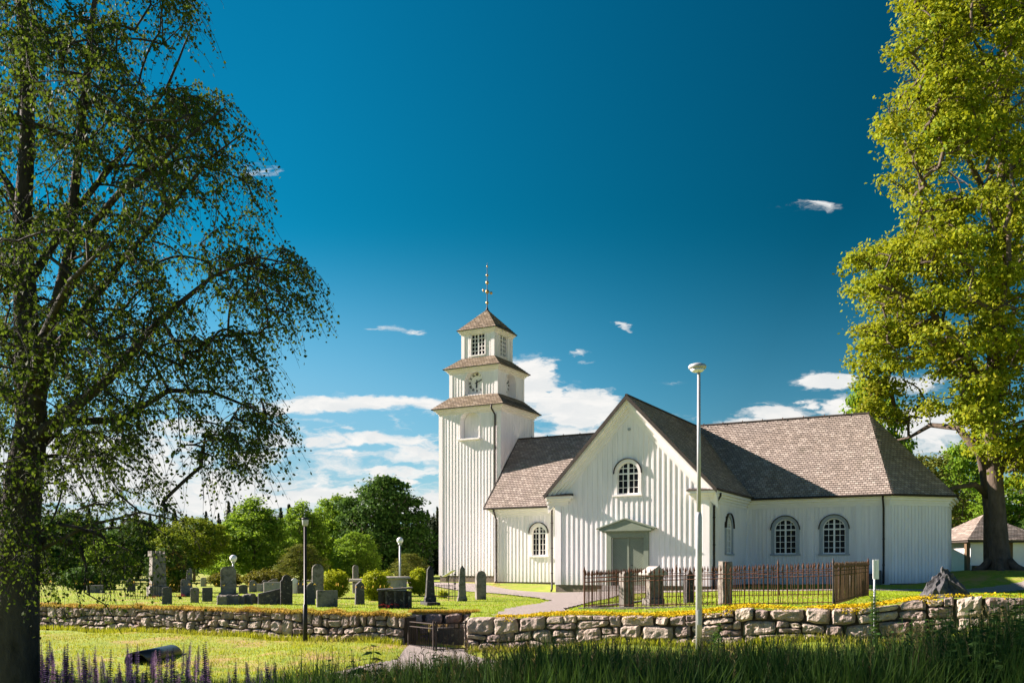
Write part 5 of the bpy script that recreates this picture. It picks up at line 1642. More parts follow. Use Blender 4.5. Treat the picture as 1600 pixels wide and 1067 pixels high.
# --- the great maple at the right
ML = [limb(48, (1567, 905, 0, .95), (1565, 888, 0, .60), (1562, 850, 0, .45), (1558, 780, 0, .39), (1552, 715, 0, .38), (1549, 640, 0, .33), (1555, 500, 0, .34), (1562, 350, .5, .26), (1572, 150, .5, .18), (1580, -60, .5, .08)),
      limb(48, (1545, 900, 1.6, .26), (1543, 800, 1.6, .20), (1537, 735, 1.4, .19), (1520, 640, 1.0, .2), (1490, 540, .6, .14), (1450, 470, .3, .06)),
      limb(48, (1548, 728, 0, .28), (1515, 690, .6, .21), (1495, 668, 1.4, .17), (1455, 664, 2.8, .13), (1420, 684, 4.0, .08), (1390, 690, 4.8, .04)),
      limb(48, (1545, 775, .8, .2), (1522, 757, .4, .15), (1490, 762, 0, .1), (1470, 780, -.3, .05)),
      limb(48, (1556, 745, 0, .26), (1585, 700, -.4, .19), (1630, 620, -.6, .18), (1700, 520, -1, .07)),
      limb(48, (1548, 640, 0, .26), (1505, 540, -1.5, .18), (1440, 475, -3.2, .11), (1375, 445, -4.4, .05)),
      limb(48, (1555, 500, 0, .22), (1500, 400, -2, .15), (1450, 330, -3, .09), (1430, 320, -3.5, .05)), limb(48, (1562, 350, .3, .18), (1510, 240, -1.4, .12), (1450, 160, -2.6, .07), (1405, 150, -3.2, .03)),
      limb(48, (1572, 150, .4, .12), (1520, 60, -1, .08), (1460, -20, -2, .04)), limb(48, (1560, 420, .3, .16), (1640, 300, -.5, .1), (1700, 200, -1, .05)),
      limb(48, (1550, 600, 0, .22), (1560, 520, -3, .15), (1570, 450, -5.5, .07)), limb(48, (1555, 450, 0, .2), (1570, 350, 3, .13), (1570, 280, 5.5, .05))]
MSIL = [(1440, -160), (1425, 30), (1392, 92), (1402, 130), (1378, 185), (1408, 238), (1392, 290), (1424, 315), (1424, 368), (1380, 376), (1335, 398), (1334, 440), (1348, 480), (1334, 538), (1330, 562), (1345, 600), (1362, 650), (1400, 668), (1440, 655), (1480, 640),
        (1510, 690), (1560, 720), (1600, 760), (1660, 760), (1760, 700), (1800, 300), (1740, -160)]
rng = random.Random(12); rs = np.random.RandomState(12)
tg = []
while len(tg) < 2000:
    px, py = rng.uniform(1325, 1800), rng.uniform(-160, 765)
    if not in_poly(MSIL, np.array([px]), np.array([py]))[0]: continue
    if px > 1620 and rng.random() < .75: continue
    nz = noise.noise(Vector((px / 52, py / 30, 8.1)))
    if nz < -.03 and rng.random() < .80: continue
    r_ = min(1, math.hypot((px - 1570) / 245, (py - 270) / 480))
    w_ = 7.0 * math.sqrt(max(.12, 1 - r_ * r_))
    dd = max(-w_, min(w_, rng.gauss(-w_ * .25, w_ * .6)))
    if px < 1450 and py > 570: dd = abs(dd) * .6 + 4.0
    tg.append(np.array(Bp(px, py, dd, 48)))
mt = grow(ML, tg, rng, Bp(1556, 760, 0, 48), rmin=.028, sag=.10, k=4)
mp = Bp(1562, 892, 0, 48)
maple = thing('maple_tree', mp, 'towering yellow-green maple with a bare trunk at the right', 'tree')
for a_ in np.linspace(0, 2 * math.pi, 7)[:-1]:
    q = mp + Vector((math.cos(a_), math.sin(a_), 0)) * .5
    mt.append(([q + ZU * .55, q + Vector((math.cos(a_), math.sin(a_), 0)) * .35 + ZU * .18, q + Vector((math.cos(a_ + .2), math.sin(a_ + .2), 0)) * 1.3 - ZU * .2], [.2, .22, .1], 7))
link('trunk', tubes_mesh('trunk', mt, M['bark']), maple)
C = np.array(tg)
out = unit(C - np.array(Bp(1565, 300, 0, 48)))
Cs = np.concatenate([C, C + rs.normal(0, .75, C.shape) * np.array([1, 1, .6])]); Os = np.concatenate([out, out])
Cb = C[::3]
V_, F_q = join_leaves(clump_leaves(rs, C, 20, (.40, .40, .2), .18, .7, out, .3), shell_leaves(rs, Cb, rs.uniform(.55, 1.25, len(Cb)), 150, .205))
link('crown', np_mesh('crown', V_, F_q, M['leaf_maple']), maple)

# --- background trees
def tree_meshes(seed, H, Wd, shape, per, leaf, m, ncl, trunk_r=.16, base=.15, spread=.42, bm=None):
    """shape: list of (height fraction, radius fraction) of the crown outline"""
    rng = random.Random(seed); rs = np.random.RandomState(seed)
    hs = [s[0] for s in shape]; rsx = [s[1] for s in shape]
    tg = []
    while len(tg) < ncl:
        h = rng.uniform(hs[0], hs[-1])
        r0 = np.interp(h, hs, rsx)
        a_ = rng.uniform(0, 2 * math.pi)
        lump = 1 + .28 * noise.noise(Vector((math.cos(a_) * 1.7, math.sin(a_) * 1.7, h * 5 + seed)))
        r_ = r0 * lump * (rng.random() ** .38)
        if rng.random() > (r0 + .12): continue
        if noise.noise(Vector((math.cos(a_) * r_ * 4, math.sin(a_) * r_ * 4, h * 7 + seed * 2))) < -.30: continue
        tg.append(np.array((math.cos(a_) * r_ * Wd / 2, math.sin(a_) * r_ * Wd / 2, h * H)))
    lead = [[(Vector((0, 0, -.3)), trunk_r * 1.3), (Vector((0, 0, H * base)), trunk_r), (Vector((.02 * H, .01 * H, H * .5)), trunk_r * .6), (Vector((0, 0, H * .9)), .03)]]
    for i in range(5):
        a_ = i * 1.26 + rng.uniform(-.3, .3); h0 = rng.uniform(base * .9, .45)
        q = Vector((math.cos(a_), math.sin(a_), 0))
        lead.append([(Vector((0, 0, h0 * H)), trunk_r * .5), (q * Wd * .18 + ZU * (h0 + .14) * H, trunk_r * .3), (q * Wd * .33 + ZU * (h0 + .26) * H, trunk_r * .12)])
    tb = grow(lead, tg, rng, Vector((0, 0, base * H)), rmin=.022, k=3)
    C = np.array(tg)
    out = unit(C - np.array([0, 0, H * .45]))
    Cb = C[::3]
    V_, F_q = join_leaves(clump_leaves(rs, C, per // 2, (spread, spread, spread * .6), leaf, .5, out, .2), shell_leaves(rs, Cb, rs.uniform(.5, 1.0, len(Cb)), int(per * 1.7), leaf))
    return tubes_mesh('trunk', tb, bm or M['bark']), np_mesh('crown', V_, F_q, M[m] if isinstance(m, str) else m)
ROUND = [(.08, .5), (.2, .85), (.4, 1.0), (.6, .95), (.8, .7), (.93, .4), (1.0, .08)]
TALL = [(.08, .55), (.25, .95), (.45, 1.0), (.65, .8), (.85, .45), (1.0, .08)]
UMB = [(.22, .25), (.45, .8), (.62, 1.0), (.8, .85), (.93, .55), (1.0, .2)]
KINDS = {'dark': tree_meshes(1, 10, 8.6, ROUND, 42, .30, 'leaf_dark', 620), 'light': tree_meshes(2, 10, 7.2, TALL, 40, .26, 'leaf_mid', 520),
         'lime': tree_meshes(3, 10, 8.5, UMB, 40, .28, 'leaf_lime', 400), 'olive': tree_meshes(4, 10, 6.0, TALL, 32, .24, 'leaf_olive', 360), 'bright': tree_meshes(5, 10, 7.6, ROUND, 40, .28, 'leaf_mid', 520)}
def bg_tree(kind, px, pytop, pxw, d, label, rz, pyb=None, group='trees behind the churchyard'):
    x = (px - CX) / F * d
    z0 = gz1(x, d) if pyb is None else EYE + (HY - pyb) / F * d
    ztop = EYE + (HY - pytop) / F * d
    H_ = ztop - z0
    t_ = thing({'dark': 'broadleaf_tree', 'light': 'birch_tree', 'lime': 'lime_tree', 'olive': 'willow_tree', 'bright': 'maple_tree'}[kind], (x, d, z0), label, 'tree', group, rz)
    sx = pxw / F * d / {'dark': 8.6, 'light': 7.2, 'lime': 8.5, 'olive': 6.0, 'bright': 7.6}[kind] * 1.04
    t_.scale = (sx, sx, H_ / 10.2)
    tm, cm = KINDS[kind]
    link('trunk', tm, t_, False); link('crown', cm, t_, False)
    return t_
BT = [('lime', 303, 808, 112, 62, 'yellow-green tree with a flat layered crown behind the tall monument', 0.3), ('light', 396, 778, 116, 66, 'light green pointed tree behind the broad grey slab gravestone', 1.1),
      ('light', 470, 784, 84, 72, 'slender light green tree rising behind the black lantern post', 2.0), ('bright', 526, 772, 84, 78, 'pale green tree left of the great dark round tree', .7),
      ('dark', 598, 744, 138, 74, 'large dark green tree with a round dome crown left of the tower', 1.9), ('olive', 470, 846, 72, 56, 'small olive willow below the slender light green tree', 2.6),
      ('bright', 556, 830, 70, 64, 'low bright green tree at the left foot of the round dark tree', 3.3), ('olive', 640, 862, 56, 60, 'small olive bush tree under the globe lamp', .4), ('light', 346, 838, 60, 80, 'small light green tree between the flat-crowned and the pointed tree', 4.4),
      ('dark', 215, 812, 110, 70, 'dark broad tree behind the birch twigs left of the monument', 2.5), ('dark', 110, 800, 130, 76, 'dark broad tree standing far left beyond the long grey block', 4.0), ('bright', 20, 806, 130, 80, 'green tree mostly hidden behind the birch trunk', 5.1),
      ('light', 165, 842, 80, 60, 'light green tree half hidden by hanging birch twigs', 3.9), ('dark', 70, 850, 90, 58, 'low dark tree right of the birch trunk', 1.3), ('dark', 262, 856, 66, 58, 'low dark tree behind the orange-tipped bush', 0.8),
      ('olive', 1500, 812, 90, 78, 'olive tree left of the pavilion behind the church end', 1.2), ('bright', 1598, 740, 150, 84, 'bright green tree filling the gap right of the maple trunk', 2.2), ('olive', 1452, 700, 120, 66, 'loose green tree behind the hipped end of the church roof', 3.0),
      ('bright', 1505, 690, 110, 92, 'green tree beyond the pavilion roof', 4.1), ('bright', 1360, 588, 128, 82, 'light green tree peeping over the church ridge', 5.0), ('dark', 1640, 800, 120, 74, 'dark tree at the right edge behind the pavilion', .2)]
for (k, px, pt, pw_, d, lab, rz) in BT: bg_tree(k, px, pt, pw_, d, lab, rz)

# --- spruces of the far wood
def spruce(seed, m, H=10.0, W_=3.4):
    rs = np.random.RandomState(seed)
    Vs = []; Fs = []
    z = .06 * H
    while z < H * .985:
        f = 1 - z / H
        r_ = W_ / 2 * (f ** .8) * rs.uniform(.75, 1.15)
        nb = max(5, int(13 * f + 4))
        for i in range(nb):
            a_ = rs.uniform(0, 6.283); rr = r_ * rs.uniform(.6, 1.1)
            ca_, sa_ = math.cos(a_), math.sin(a_)
            dz = -.30 * rr
            for s in range(3):
                t0, t1 = s / 3, (s + 1) / 3
                wd = .20 + .36 * rr * (1 - t0) * .8
                p0 = np.array([ca_ * rr * t0, sa_ * rr * t0, z + dz * t0 + rs.uniform(-.05, .05)]); p1 = np.array([ca_ * rr * t1, sa_ * rr * t1, z + dz * t1 - .08])
                sd = np.array([-sa_, ca_, rs.uniform(-.5, .1)]) * wd * .5
                o = len(Vs)
                Vs += [p0 - sd * .6 + [0, 0, .04], p0 * .4 + p1 * .6 - sd - [0, 0, .12 * rs.rand() + .08], p1, p0 * .4 + p1 * .6 + sd - [0, 0, .12 * rs.rand() + .08]]
                Fs.append((o, o + 1, o + 2, o + 3))
        z += .16 + .10 * f
    cm = np_mesh('crown', np.array(Vs), np.array(Fs), M[m])
    mb = MB(); mb.tube([(0, 0, -.5), (0, 0, H * .97)], [.16, .02], 6)
    return mb.mesh('trunk', M['bark']), cm
SP = [spruce(31, 'needle'), spruce(32, 'needle'), spruce(33, 'needle2', 10, 3.0)]
rng = random.Random(77)
def put_spruce(px, pytop, d, kind, wide=1.0):
    x = (px - CX) / F * d; z0 = gz1(x, d); H_ = EYE + (HY - pytop) / F * d - z0
    t_ = thing('spruce_tree', (x, d, z0), 'dark spruce of the far wood behind the churchyard trees', 'tree', 'spruces of the far wood', rng.uniform(0, 6))
    t_.scale = (H_ / 10 * wide, H_ / 10 * wide, H_ / 10)
    tm, cm = SP[kind]
    link('trunk', tm, t_, False); link('crown', cm, t_, False)
for i in range(92):
    px = -40 + i * 7.9 + rng.uniform(-6, 6)
    put_spruce(px, rng.uniform(788, 822) - (8 if 330 < px < 460 else 0), rng.uniform(150, 200), rng.choice((0, 1, 1, 2)), rng.uniform(1.5, 2.1))
for (px, pt, d) in ((660, 792, 130), (672, 806, 110), (683, 798, 100), (690, 790, 118), (652, 800, 140), (700, 788, 125), (678, 800, 95), (666, 814, 92)): put_spruce(px, pt, d, rng.choice((0, 1)), 1.15)
for i in range(22): put_spruce(1440 + i * 12 + rng.uniform(-5, 5), rng.uniform(770, 815), rng.uniform(140, 180), rng.choice((0, 1, 2)), 1.3)
# closed understorey of the far wood
rs = np.random.RandomState(5)
N_ = 9000
X = rs.uniform(-130, 150, N_); Y = rs.uniform(125, 160, N_)
keep = (X < 2) | (X > 62); X = X[keep]; Y = Y[keep]
Zg = gz(X, Y); Cc = np.stack([X, Y, Zg + rs.uniform(0, 1, len(X)) ** 1.2 * 6.0], 1)
V_, F_q = clump_leaves(rs, Cc, 3, (.8, .8, .6), 1.1, .3)
tag(link('undergrowth', np_mesh('undergrowth', V_, F_q, M['leaf_dark'])), 'dark undergrowth closing the far wood', 'undergrowth', kind='stuff')

# --- bushes and hedge
def bush(px, pytop, pyb, pw_, m, label, name='bush', dens=1500, d=None, size=.07, group=None, sq=1.0):
    p = stone_at(px, pyb, d); s = p.y / F
    w_, h_ = pw_ * s / 2, (pyb - pytop) * s
    t_ = thing(name, p, label, 'bush', group)
    rs = np.random.RandomState(int(px)); rng = random.Random(int(px))
    N_ = dens
    v = unit(rs.normal(0, 1, (N_, 3)))
    lump = np.array([1 + .22 * noise.noise(Vector(q * 2.6) + Vector((px, 0, 0))) + .20 * noise.noise(Vector(q * 7) + Vector((0, px, 0))) for q in v])
    r_ = rs.uniform(0, 1, N_) ** .22 * lump
    c = v * r_[:, None] * np.array([w_, w_ * .95, h_ * .5]) + np.array([0, 0, h_ * .5])
    c[:, 2] = np.maximum(c[:, 2], .03)
    V_, F_q = clump_leaves(rs, c, 4, (.03, .03, .03), size, .35, v)
    link('foliage', np_mesh('foliage', V_, F_q, M[m]), t_, False)
    mb = MB()
    for i in range(14):
        a_ = rng.uniform(0, 6.28); q = rng.uniform(.3, .75)
        mb.tube([(0, 0, -.05), (math.cos(a_) * w_ * q * .4, math.sin(a_) * w_ * q * .4, h_ * .35), (math.cos(a_) * w_ * q, math.sin(a_) * w_ * q, h_ * .75)], [.016, .011, .005], 5)
    mb.part('stem', M['bark'], t_, world=False)
bush(523, 891, 934, 44, 'leaf_spirea', 'round yellow-green bush right of the tall round-topped gravestone', group='yellow-green bushes among the graves')
bush(585, 893, 938, 42, 'leaf_spirea', 'round yellow-green bush in front of the round stone tomb', group='yellow-green bushes among the graves')
bush(655, 887, 930, 30, 'leaf_spirea', 'narrow yellow-green bush left of the black obelisk', group='yellow-green bushes among the graves')
bush(603, 888, 921, 28, 'leaf_spirea', 'yellow-green bush peeping over the round stone tomb', d=42, dens=700, group='yellow-green bushes among the graves')
bush(692, 924, 934, 12, 'leaf_spirea', 'tiny light green plant at the foot of the black obelisk', name='plant', dens=250)
bush(271, 852, 926, 42, 'leaf_orange', 'dark bush with orange-tipped leaves beside the tall monument', d=43, dens=2000, size=.10)
bush(418, 902, 928, 76, 'leaf_hedge', 'clipped brown-green hedge behind the small gravestones', name='hedge', d=50, dens=2600, size=.10)
bush(352, 903, 924, 50, 'leaf_hedge', 'low brown-green hedge left of the tall slab', name='hedge', d=52, dens=1500, size=.10)
bush(140, 892, 926, 90, 'leaf_dark', 'dark bush behind the long low grey block', d=48, dens=2200, size=.13)
bush(1448, 866, 893, 16, 'leaf_mid', 'small green bush at the end of the church', d=58, dens=700, size=.12)
bush(1482, 852, 892, 20, 'leaf_mid', 'small green bush left of the pavilion post', d=63, dens=800, size=.13)

# ------------------------------------------------------------------ grasses
def blades(name, X, Y, Hh, m, label, rs, wd=.012, lean=.35, seg=2, zoff=-.01, kind='stuff'):
    N_ = len(X)
    Zg = gz(X, Y) + zoff
    a_ = rs.uniform(0, 2 * math.pi, N_); la = rs.uniform(.1, 1.0, N_) * lean
    dx, dy = np.cos(a_), np.sin(a_)
    b_ = a_ + rs.uniform(.8, 2.2, N_)
    sx, sy = np.cos(b_) * wd / 2, np.sin(b_) * wd / 2
    base = np.stack([X, Y, Zg], 1)
    side = np.stack([sx, sy, np.zeros(N_)], 1)
    def at(f): return base + np.stack([dx * la * Hh * f ** 1.8, dy * la * Hh * f ** 1.8, Hh * (f - .18 * la * f * f)], 1)
    if seg == 1:
        V_ = np.stack([base - side, base + side, at(1.0)], 1).reshape(-1, 3); Fq = np.arange(N_ * 3).reshape(-1, 3)
    else:
        V_ = np.stack([base - side * .8, base + side * .8, at(.5) + side, at(.5) - side, at(1.0)], 1).reshape(-1, 3)
        i = np.arange(N_)[:, None] * 5
        Fq = None
        q = np.concatenate([i + np.array([[0, 1, 2]]), i + np.array([[0, 2, 3]]), i + np.array([[3, 2, 4]])], 0)
        Fq = q
    o = link(name, np_mesh(name, V_, Fq, M[m]))
    return tag(o, label, 'grass', kind=kind)
rs = np.random.RandomState(3)
def pxof(X, Y): return CX + F * X / Y
# tall rough grass on the road bank in front
N_ = 90000
Y = rs.uniform(6.0, 13.0, N_); PX = rs.uniform(330, 1690, N_); X = (PX - CX) / F * Y
dens = np.clip((PX - 380) / 160, .12, 1)
kp = rs.uniform(0, 1, N_) < dens
X, Y, PX = X[kp], Y[kp], PX[kp]
tip = np.interp(PX, [330, 420, 560, 680, 760, 850, 1000, 1150, 1300, 1400, 1480, 1540, 1600, 1700], [1062, 1052, 1046, 1030, 1022, 1010, 1008, 1008, 1008, 1000, 990, 980, 972, 965])
tuft = np.array([noise.noise(Vector((x * 1.7, y * 1.7, 0))) for x, y in zip(X, Y)])
ztip = EYE + (HY - tip) / F * Y
Hh = np.clip(ztip - gz(X, Y), .12, 2.0) * np.clip(.82 + .36 * tuft + rs.uniform(-.34, .26, len(X)), .25, 1.3)
blades('tall_grass', X, Y, Hh, 'grass_tall', 'tall dark rough grass on the near roadside bank', rs, .015 * rs.uniform(.6, 1.7, len(X)), .55)
# seed heads standing above
# lawn blades before the wall
N_ = 70000
Y = rs.uniform(14.5, 27.5, N_); PX = rs.uniform(40, 1640, N_); X = (PX - CX) / F * Y
kp = (~is_back(X, Y)) & (Y < ywall(X) - .1) & ~path_mask(X, Y)
X, Y = X[kp], Y[kp]
tf = np.array([noise.noise(Vector((x * .9, y * .9, 4))) for x, y in zip(X, Y)])
blades('lawn', X, Y, np.clip(.045 + .05 * tf + rs.uniform(0, .04, len(X)), .02, .2), 'grass_lawn', 'short sunlit yellow-green grass below the stone wall', rs, .022, .7, 1)
# longer tufts along the wall foot and path edges
N_ = 9000
X = rs.uniform(-15, 12, N_); Y = ywall(X) - np.abs(rs.normal(0, .18, N_)) - .06
kp = (X < GX0 - .05) | (X > GX1 + .05)
X, Y = X[kp], Y[kp]
blades('wall_foot_grass', X, Y, rs.uniform(.05, .22, len(X)), 'grass_lawn', 'tufts of grass along the foot of the stone wall', rs, .016, .5)
# churchyard lawn
N_ = 120000
Y = 20 + 26 * rs.uniform(0, 1, N_) ** 1.6; PX = rs.uniform(40, 1640, N_); X = (PX - CX) / F * Y
kp = is_back(X, Y) & (Y > ywall(X) + .3) & ~path_mask(X, Y) & ~((X > GX0 - .1) & (X < GX1 + .1) & (Y < 24.6))
X, Y = X[kp], Y[kp]
blades('churchyard_lawn', X, Y, rs.uniform(.025, .065, len(X)), 'grass_yard', 'mown bright green grass between the graves', rs, .026, .8, 1)
# dry turf lip on top of the left wall, hanging over its face
N_ = 15000
X = rs.uniform(-16, GX0 + .1, N_); lip = rs.uniform(0, 1, N_)
Y = ywall(X) - .10 + lip * .6
blades('turf_edge', X, Y + .0, np.clip(.085 + .09 * np.array([noise.noise(Vector((x * 2.3, 0, 5))) for x in X]) + rs.uniform(-.03, .05, N_), .03, .22), 'grass_dry', 'dry orange turf along the wall top', rs, .02, 1.4)
o = COL.objects['turf_edge']
co = np.zeros(len(o.data.vertices) * 3, dtype=np.float32); o.data.vertices.foreach_get('co', co); co = co.reshape(-1, 3)
ymid = ywall(co[:, 0]) + .12
fr = co[:, 1] < ymid                              # blades rooted before the step take the level of the wall top
i5 = (np.arange(len(co)) // 5) * 5
base_y = co[i5, 1]; front = base_y < ywall(co[i5, 0]) + .12
dz = (zb(co[i5, 0], np.full(len(co), 0) + ywall(co[i5, 0]) + .15) - zf(co[i5, 0], base_y) - bump(co[i5, 0], base_y))
co[:, 2] += np.where(front, dz + .01, 0)
k5 = np.arange(len(co)) % 5
hang = front & (k5 == 4); co[:, 2] -= np.where(hang, .10, 0); co[:, 1] -= np.where(hang, .05, 0)
o.data.vertices.foreach_set('co', co.ravel()); o.data.update()
# back edge of the recess: grass over the retaining wall
N_ = 1800
X = rs.uniform(GX0 - .1, GX1 + .2, N_); Y = 24.36 + rs.uniform(0, .3, N_)
o = blades('recess_turf', X, Y, rs.uniform(.04, .12, N_), 'grass_dry', 'dry turf above the back wall of the gateway', rs, .018, 1.0)
# stonecrop on top of the right wall
N_ = 26000
s_ = rs.uniform(.0, 1, N_); X = GX1 + .3 + s_ * 12.2; ac = rs.uniform(-.10, .62, N_)
cl = np.array([noise.noise(Vector((x * 1.3, a_ * 1.5, 2))) for x, a_ in zip(X, ac)])
px_ = pxof(X, ywall(X))
kp = (cl > -.16 - .3 * (ac > .15)) & ((px_ < 1460) | (rs.uniform(0, 1, N_) < .12)) & (px_ > 775)
kp &= (ac > -.03) | (cl > .12)
X, ac, cl = X[kp], ac[kp], cl[kp]
Y = ywall(X) + ac
Zt = zb(X, ywall(X) + .15) + .03 + np.clip(.05 + .05 * cl, 0, .1) * rs.uniform(.2, 1, len(X)) - np.where(ac < .0, np.abs(ac) * 1.0, 0)
pos = np.stack([X, Y, Zt], 1)
nrm = rs.normal(0, .5, pos.shape) + np.array([0, -.2, .9])
ax = np.cross(unit(nrm), rs.normal(0, 1, pos.shape))
sz = rs.uniform(.022, .045, len(pos))
V_, F_q = leaves_np(pos, ax, unit(nrm), sz, sz * .9)
tag(link('stonecrop', np_mesh('stonecrop', V_, F_q, M['sedum'])), 'mat of yellow flowering stonecrop on the wall top', 'stonecrop', kind='stuff')

# ------------------------------------------------------------------ lupins
def lupin_meshes(seed, H_, m):
    rs = np.random.RandomState(seed); rng = random.Random(seed)
    mb = MB(); bend = rng.uniform(-.05, .05)
    pt = lambda f: Vector((bend * f * f, bend * .6 * f * f, H_ * f))
    mb.tube([pt(0), pt(.35), pt(.7), pt(1)], [.007, .006, .005, .002], 5)
    V_ = []; A_ = []; N2 = []; L_ = []
    for i in range(15):                     # palmate leaves
        f = rng.uniform(.08, .55); a_ = rng.uniform(0, 6.28); c = pt(f) + Vector((math.cos(a_), math.sin(a_), .45)) * rng.uniform(.08, .18)
        mb.tube([pt(f), c], [.0025, .002], 3)
        for k in range(8):
            b_ = k * .785
            V_.append(tuple(c)); A_.append((math.cos(b_), math.sin(b_), .15)); N2.append((0, 0, 1)); L_.append(rng.uniform(.05, .085))
    st = mb.mesh('stem', M['weed'])
    v1, f1 = leaves_np(np.array(V_), np.array(A_), np.array(N2), np.array(L_), np.array(L_) * .28)
    lv = np_mesh('leaves', v1, f1, M['weed'])
    P_ = []; A2 = []; N3 = []; S_ = []
    f = .50
    while f < 1.0:
        g_ = (f - .5) / .5
        for k in range(7):
            a_ = k * .9 + f * 31; r_ = .034 * (1 - max(0, g_ - .55) * 1.5)
            P_.append(tuple(pt(f) + Vector((math.cos(a_), math.sin(a_), 0)) * r_ * .3)); A2.append((math.cos(a_), math.sin(a_), .45)); N3.append((math.cos(a_) * -.6, math.sin(a_) * -.6, 1)); S_.append(.034 * (1 - max(0, g_ - .6) * 1.5) * rng.uniform(.75, 1.25))
        f += .021
    v2, f2 = leaves_np(np.array(P_), np.array(A2), np.array(N3), np.array(S_), np.array(S_) * .9)
    return st, lv, np_mesh('flower_spike', v2, f2, M[m])
LM = [lupin_meshes(1, 1.0, 'lupin_petal'), lupin_meshes(2, 1.0, 'lupin_petal'), lupin_meshes(3, 1.0, 'lupin_pink'), lupin_meshes(4, 1.0, 'lupin_petal')]
rng = random.Random(41)
for i in range(130):
    d = rng.uniform(9.2, 12.5)
    px = 62 + 390 * (rng.random() ** 1.15) if i % 6 else rng.uniform(60, 300)
    tip = rng.choice((rng.uniform(996, 1024), rng.uniform(1018, 1050), rng.uniform(1034, 1064)))
    if px > 360: tip = max(tip, 1022) + 8
    x = (px - CX) / F * d; z0 = gz1(x, d); H_ = EYE + (HY - tip) / F * d - z0
    j = rng.choice((0, 1, 3, 0, 1, 2))
    lab = 'pale pinkish lupin spike among the purple ones below the drain pipe' if j == 2 else 'purple lupin spike in the roadside row below the drain pipe'
    t_ = thing('lupin', (x, d, z0 - .02), lab, 'flower', 'pale lupins along the road' if j == 2 else 'purple lupins along the road', rng.uniform(0, 6.28))
    t_.rotation_euler = (rng.uniform(-.06, .06), rng.uniform(-.06, .06), rng.uniform(0, 6.28))
    t_.scale = (.9, .9, H_)
    for nm, me in zip(('stem', 'leaves', 'flower_spike'), LM[j]): link(nm, me, t_, False)
# grass among the lupins
N_ = 9000
Y = rs.uniform(9, 13.5, N_); PX = rs.uniform(40, 470, N_); X = (PX - CX) / F * Y
ztip = EYE + (HY - 1052) / F * Y
blades('lupin_grass', X, Y, np.clip(ztip - gz(X, Y), .1, 1) * rs.uniform(.4, 1.05, N_), 'grass_tall', 'rough grass between the lupins', rs, .012, .4)
# climbing weed on the sign post and tall weeds at the right
def weed(x, y, H_, W_, n, label, seed, name='weed', size=.09, group=None):
    rs = np.random.RandomState(seed); rng = random.Random(seed)
    z0 = gz1(x, y)
    t_ = thing(name, (x, y, z0), label, 'plant', group, rng.uniform(0, 6))
    mb = MB(); C = []; D_ = []
    for i in range(n):
        a_ = rng.uniform(0, 6.28); r_ = W_ * rng.random(); h = H_ * rng.uniform(.7, 1.0)
        b0 = Vector((math.cos(a_) * r_ * .5, math.sin(a_) * r_ * .5, -.03)); tp = Vector((math.cos(a_) * r_, math.sin(a_) * r_, h))
        mb.tube([b0, b0.lerp(tp, .5) + Vector((0, 0, .02)), tp], [.006, .005, .002], 4)
        k = int(h / .055)
        for q in range(k):
            f = (q + 1) / k
            for s in (0, math.pi):
                C.append(tuple(b0.lerp(tp, f))); b_ = q * 1.57 + s + a_; D_.append((math.cos(b_), math.sin(b_), -.25 + rng.uniform(-.2, .3)))
    mb.part('stem', M['weed'], t_, world=False)
    C = np.array(C); D_ = np.array(D_); sz = size * rs.uniform(.55, 1.15, len(C)) * np.interp(C[:, 2] / H_, [0, .7, 1], [1, .9, .35])
    v_, f_ = leaves_np(C, D_, np.tile([0, 0, 1.0], (len(C), 1)) + rs.normal(0, .3, C.shape), sz, sz * .5)
    link('leaves', np_mesh('leaves', v_, f_, M['weed']), t_, False)
ps_ = ((1366.5 - CX) / F * 17.12, 17.12)
weed(ps_[0], ps_[1], EYE + (HY - 912) / F * 17.12 - gz1(*ps_), .10, 10, 'climbing weed wrapped round the white sign post', 5, 'climbing_plant', .10)
q = ((1108 - CX) / F * 17.5, 17.5); weed(q[0] + .1, q[1], .62, .12, 6, 'leafy weed right of the grey street lamp foot', 8, 'weed', .10)
q = ((1122 - CX) / F * 15.5, 15.5); weed(q[0], q[1], EYE + (HY - 965) / F * 15.5 - gz1(*q), .12, 6, 'tall leafy weed between the grey street lamp and the sign', 9, 'weed', .11)
rng = random.Random(90)
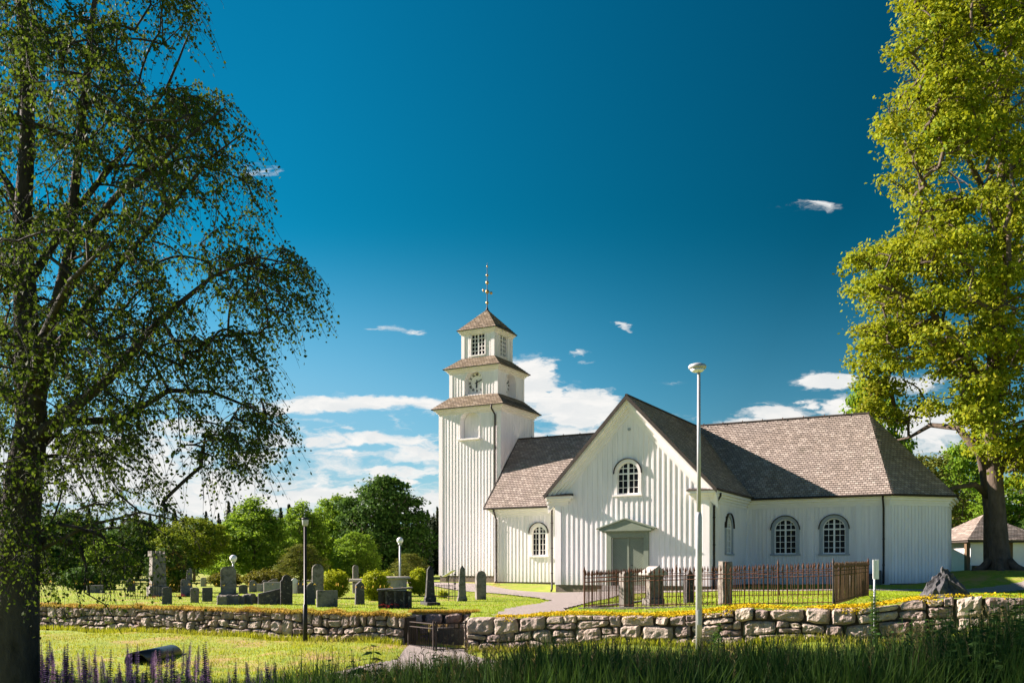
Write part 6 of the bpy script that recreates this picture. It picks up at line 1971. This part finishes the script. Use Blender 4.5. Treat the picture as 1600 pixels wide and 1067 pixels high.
for i in range(80):
    d = rng.uniform(6.5, 11.5); px = 1385 + 290 * rng.random() ** .8
    tip = np.interp(px, [1380, 1450, 1520, 1600, 1700], [962, 938, 922, 908, 900]) + rng.uniform(0, 60)
    x = (px - CX) / F * d; H_ = max(.4, EYE + (HY - tip) / F * d - gz1(x, d))
    weed(x, d, H_, .16, 5, 'dark leafy nettle in the tall growth at the lower right', 100 + i, 'nettle', .12, 'nettles on the near bank')
for i in range(70):
    d = rng.uniform(7, 12.5); px = rng.uniform(470, 1400); x = (px - CX) / F * d
    weed(x, d, max(.3, EYE + (HY - rng.uniform(1006, 1056) - (14 if px > 800 else 0) + (16 if px < 700 else 0)) / F * d - gz1(x, d)), .12, 3, 'dark leafy weed in the tall roadside grass', 300 + i, 'weed', rng.choice((.06, .10, .15, .20)), 'weeds in the roadside grass')
# grass in seed: fine stalks with small panicles above the tall grass
rs = np.random.RandomState(23)
N_ = 700
Y = rs.uniform(6.5, 12.5, N_); PX = rs.uniform(440, 1640, N_); X = (PX - CX) / F * Y
tip = np.interp(PX, [440, 560, 760, 850, 1300, 1480, 1600], [1045, 1034, 1006, 998, 998, 965, 945]) + rs.uniform(-8, 40, N_)
Zg = gz(X, Y)
Hs = np.clip(EYE + (HY - tip) / F * Y - Zg, .2, 2)
mb = MB(); P_ = []; A_ = []
for x, y, z, h in zip(X, Y, Zg, Hs):
    ln = Vector((rs.uniform(-.12, .12), rs.uniform(-.1, .1), 0)) * h
    b = Vector((x, y, z)); t1 = b + ln * .5 + ZU * h * .6; t2 = b + ln * 1.3 + ZU * h
    mb.tube([b, t1, t2], [.003, .0025, .0015], 3)
    for k in range(12):
        f = k / 12
        P_.append(tuple(t1.lerp(t2, .55 + .45 * f))); a_ = rs.uniform(0, 6.28); A_.append((math.cos(a_) * .7, math.sin(a_) * .7, .8))
M['seed'] = leaf_mat('grass_seed', (.09, .08, .035), (.22, .18, .085), .3)
mb.add([], [])
v_, f_ = leaves_np(np.array(P_), np.array(A_), rs.normal(0, 1, (len(P_), 3)), rs.uniform(.025, .05, len(P_)), np.full(len(P_), .010))
mb.add(v_.tolist(), f_.tolist())
tag(mb.part('seeding_grass', M['seed']), 'thin seeding grass stalks above the tall roadside grass', 'grass', kind='stuff')
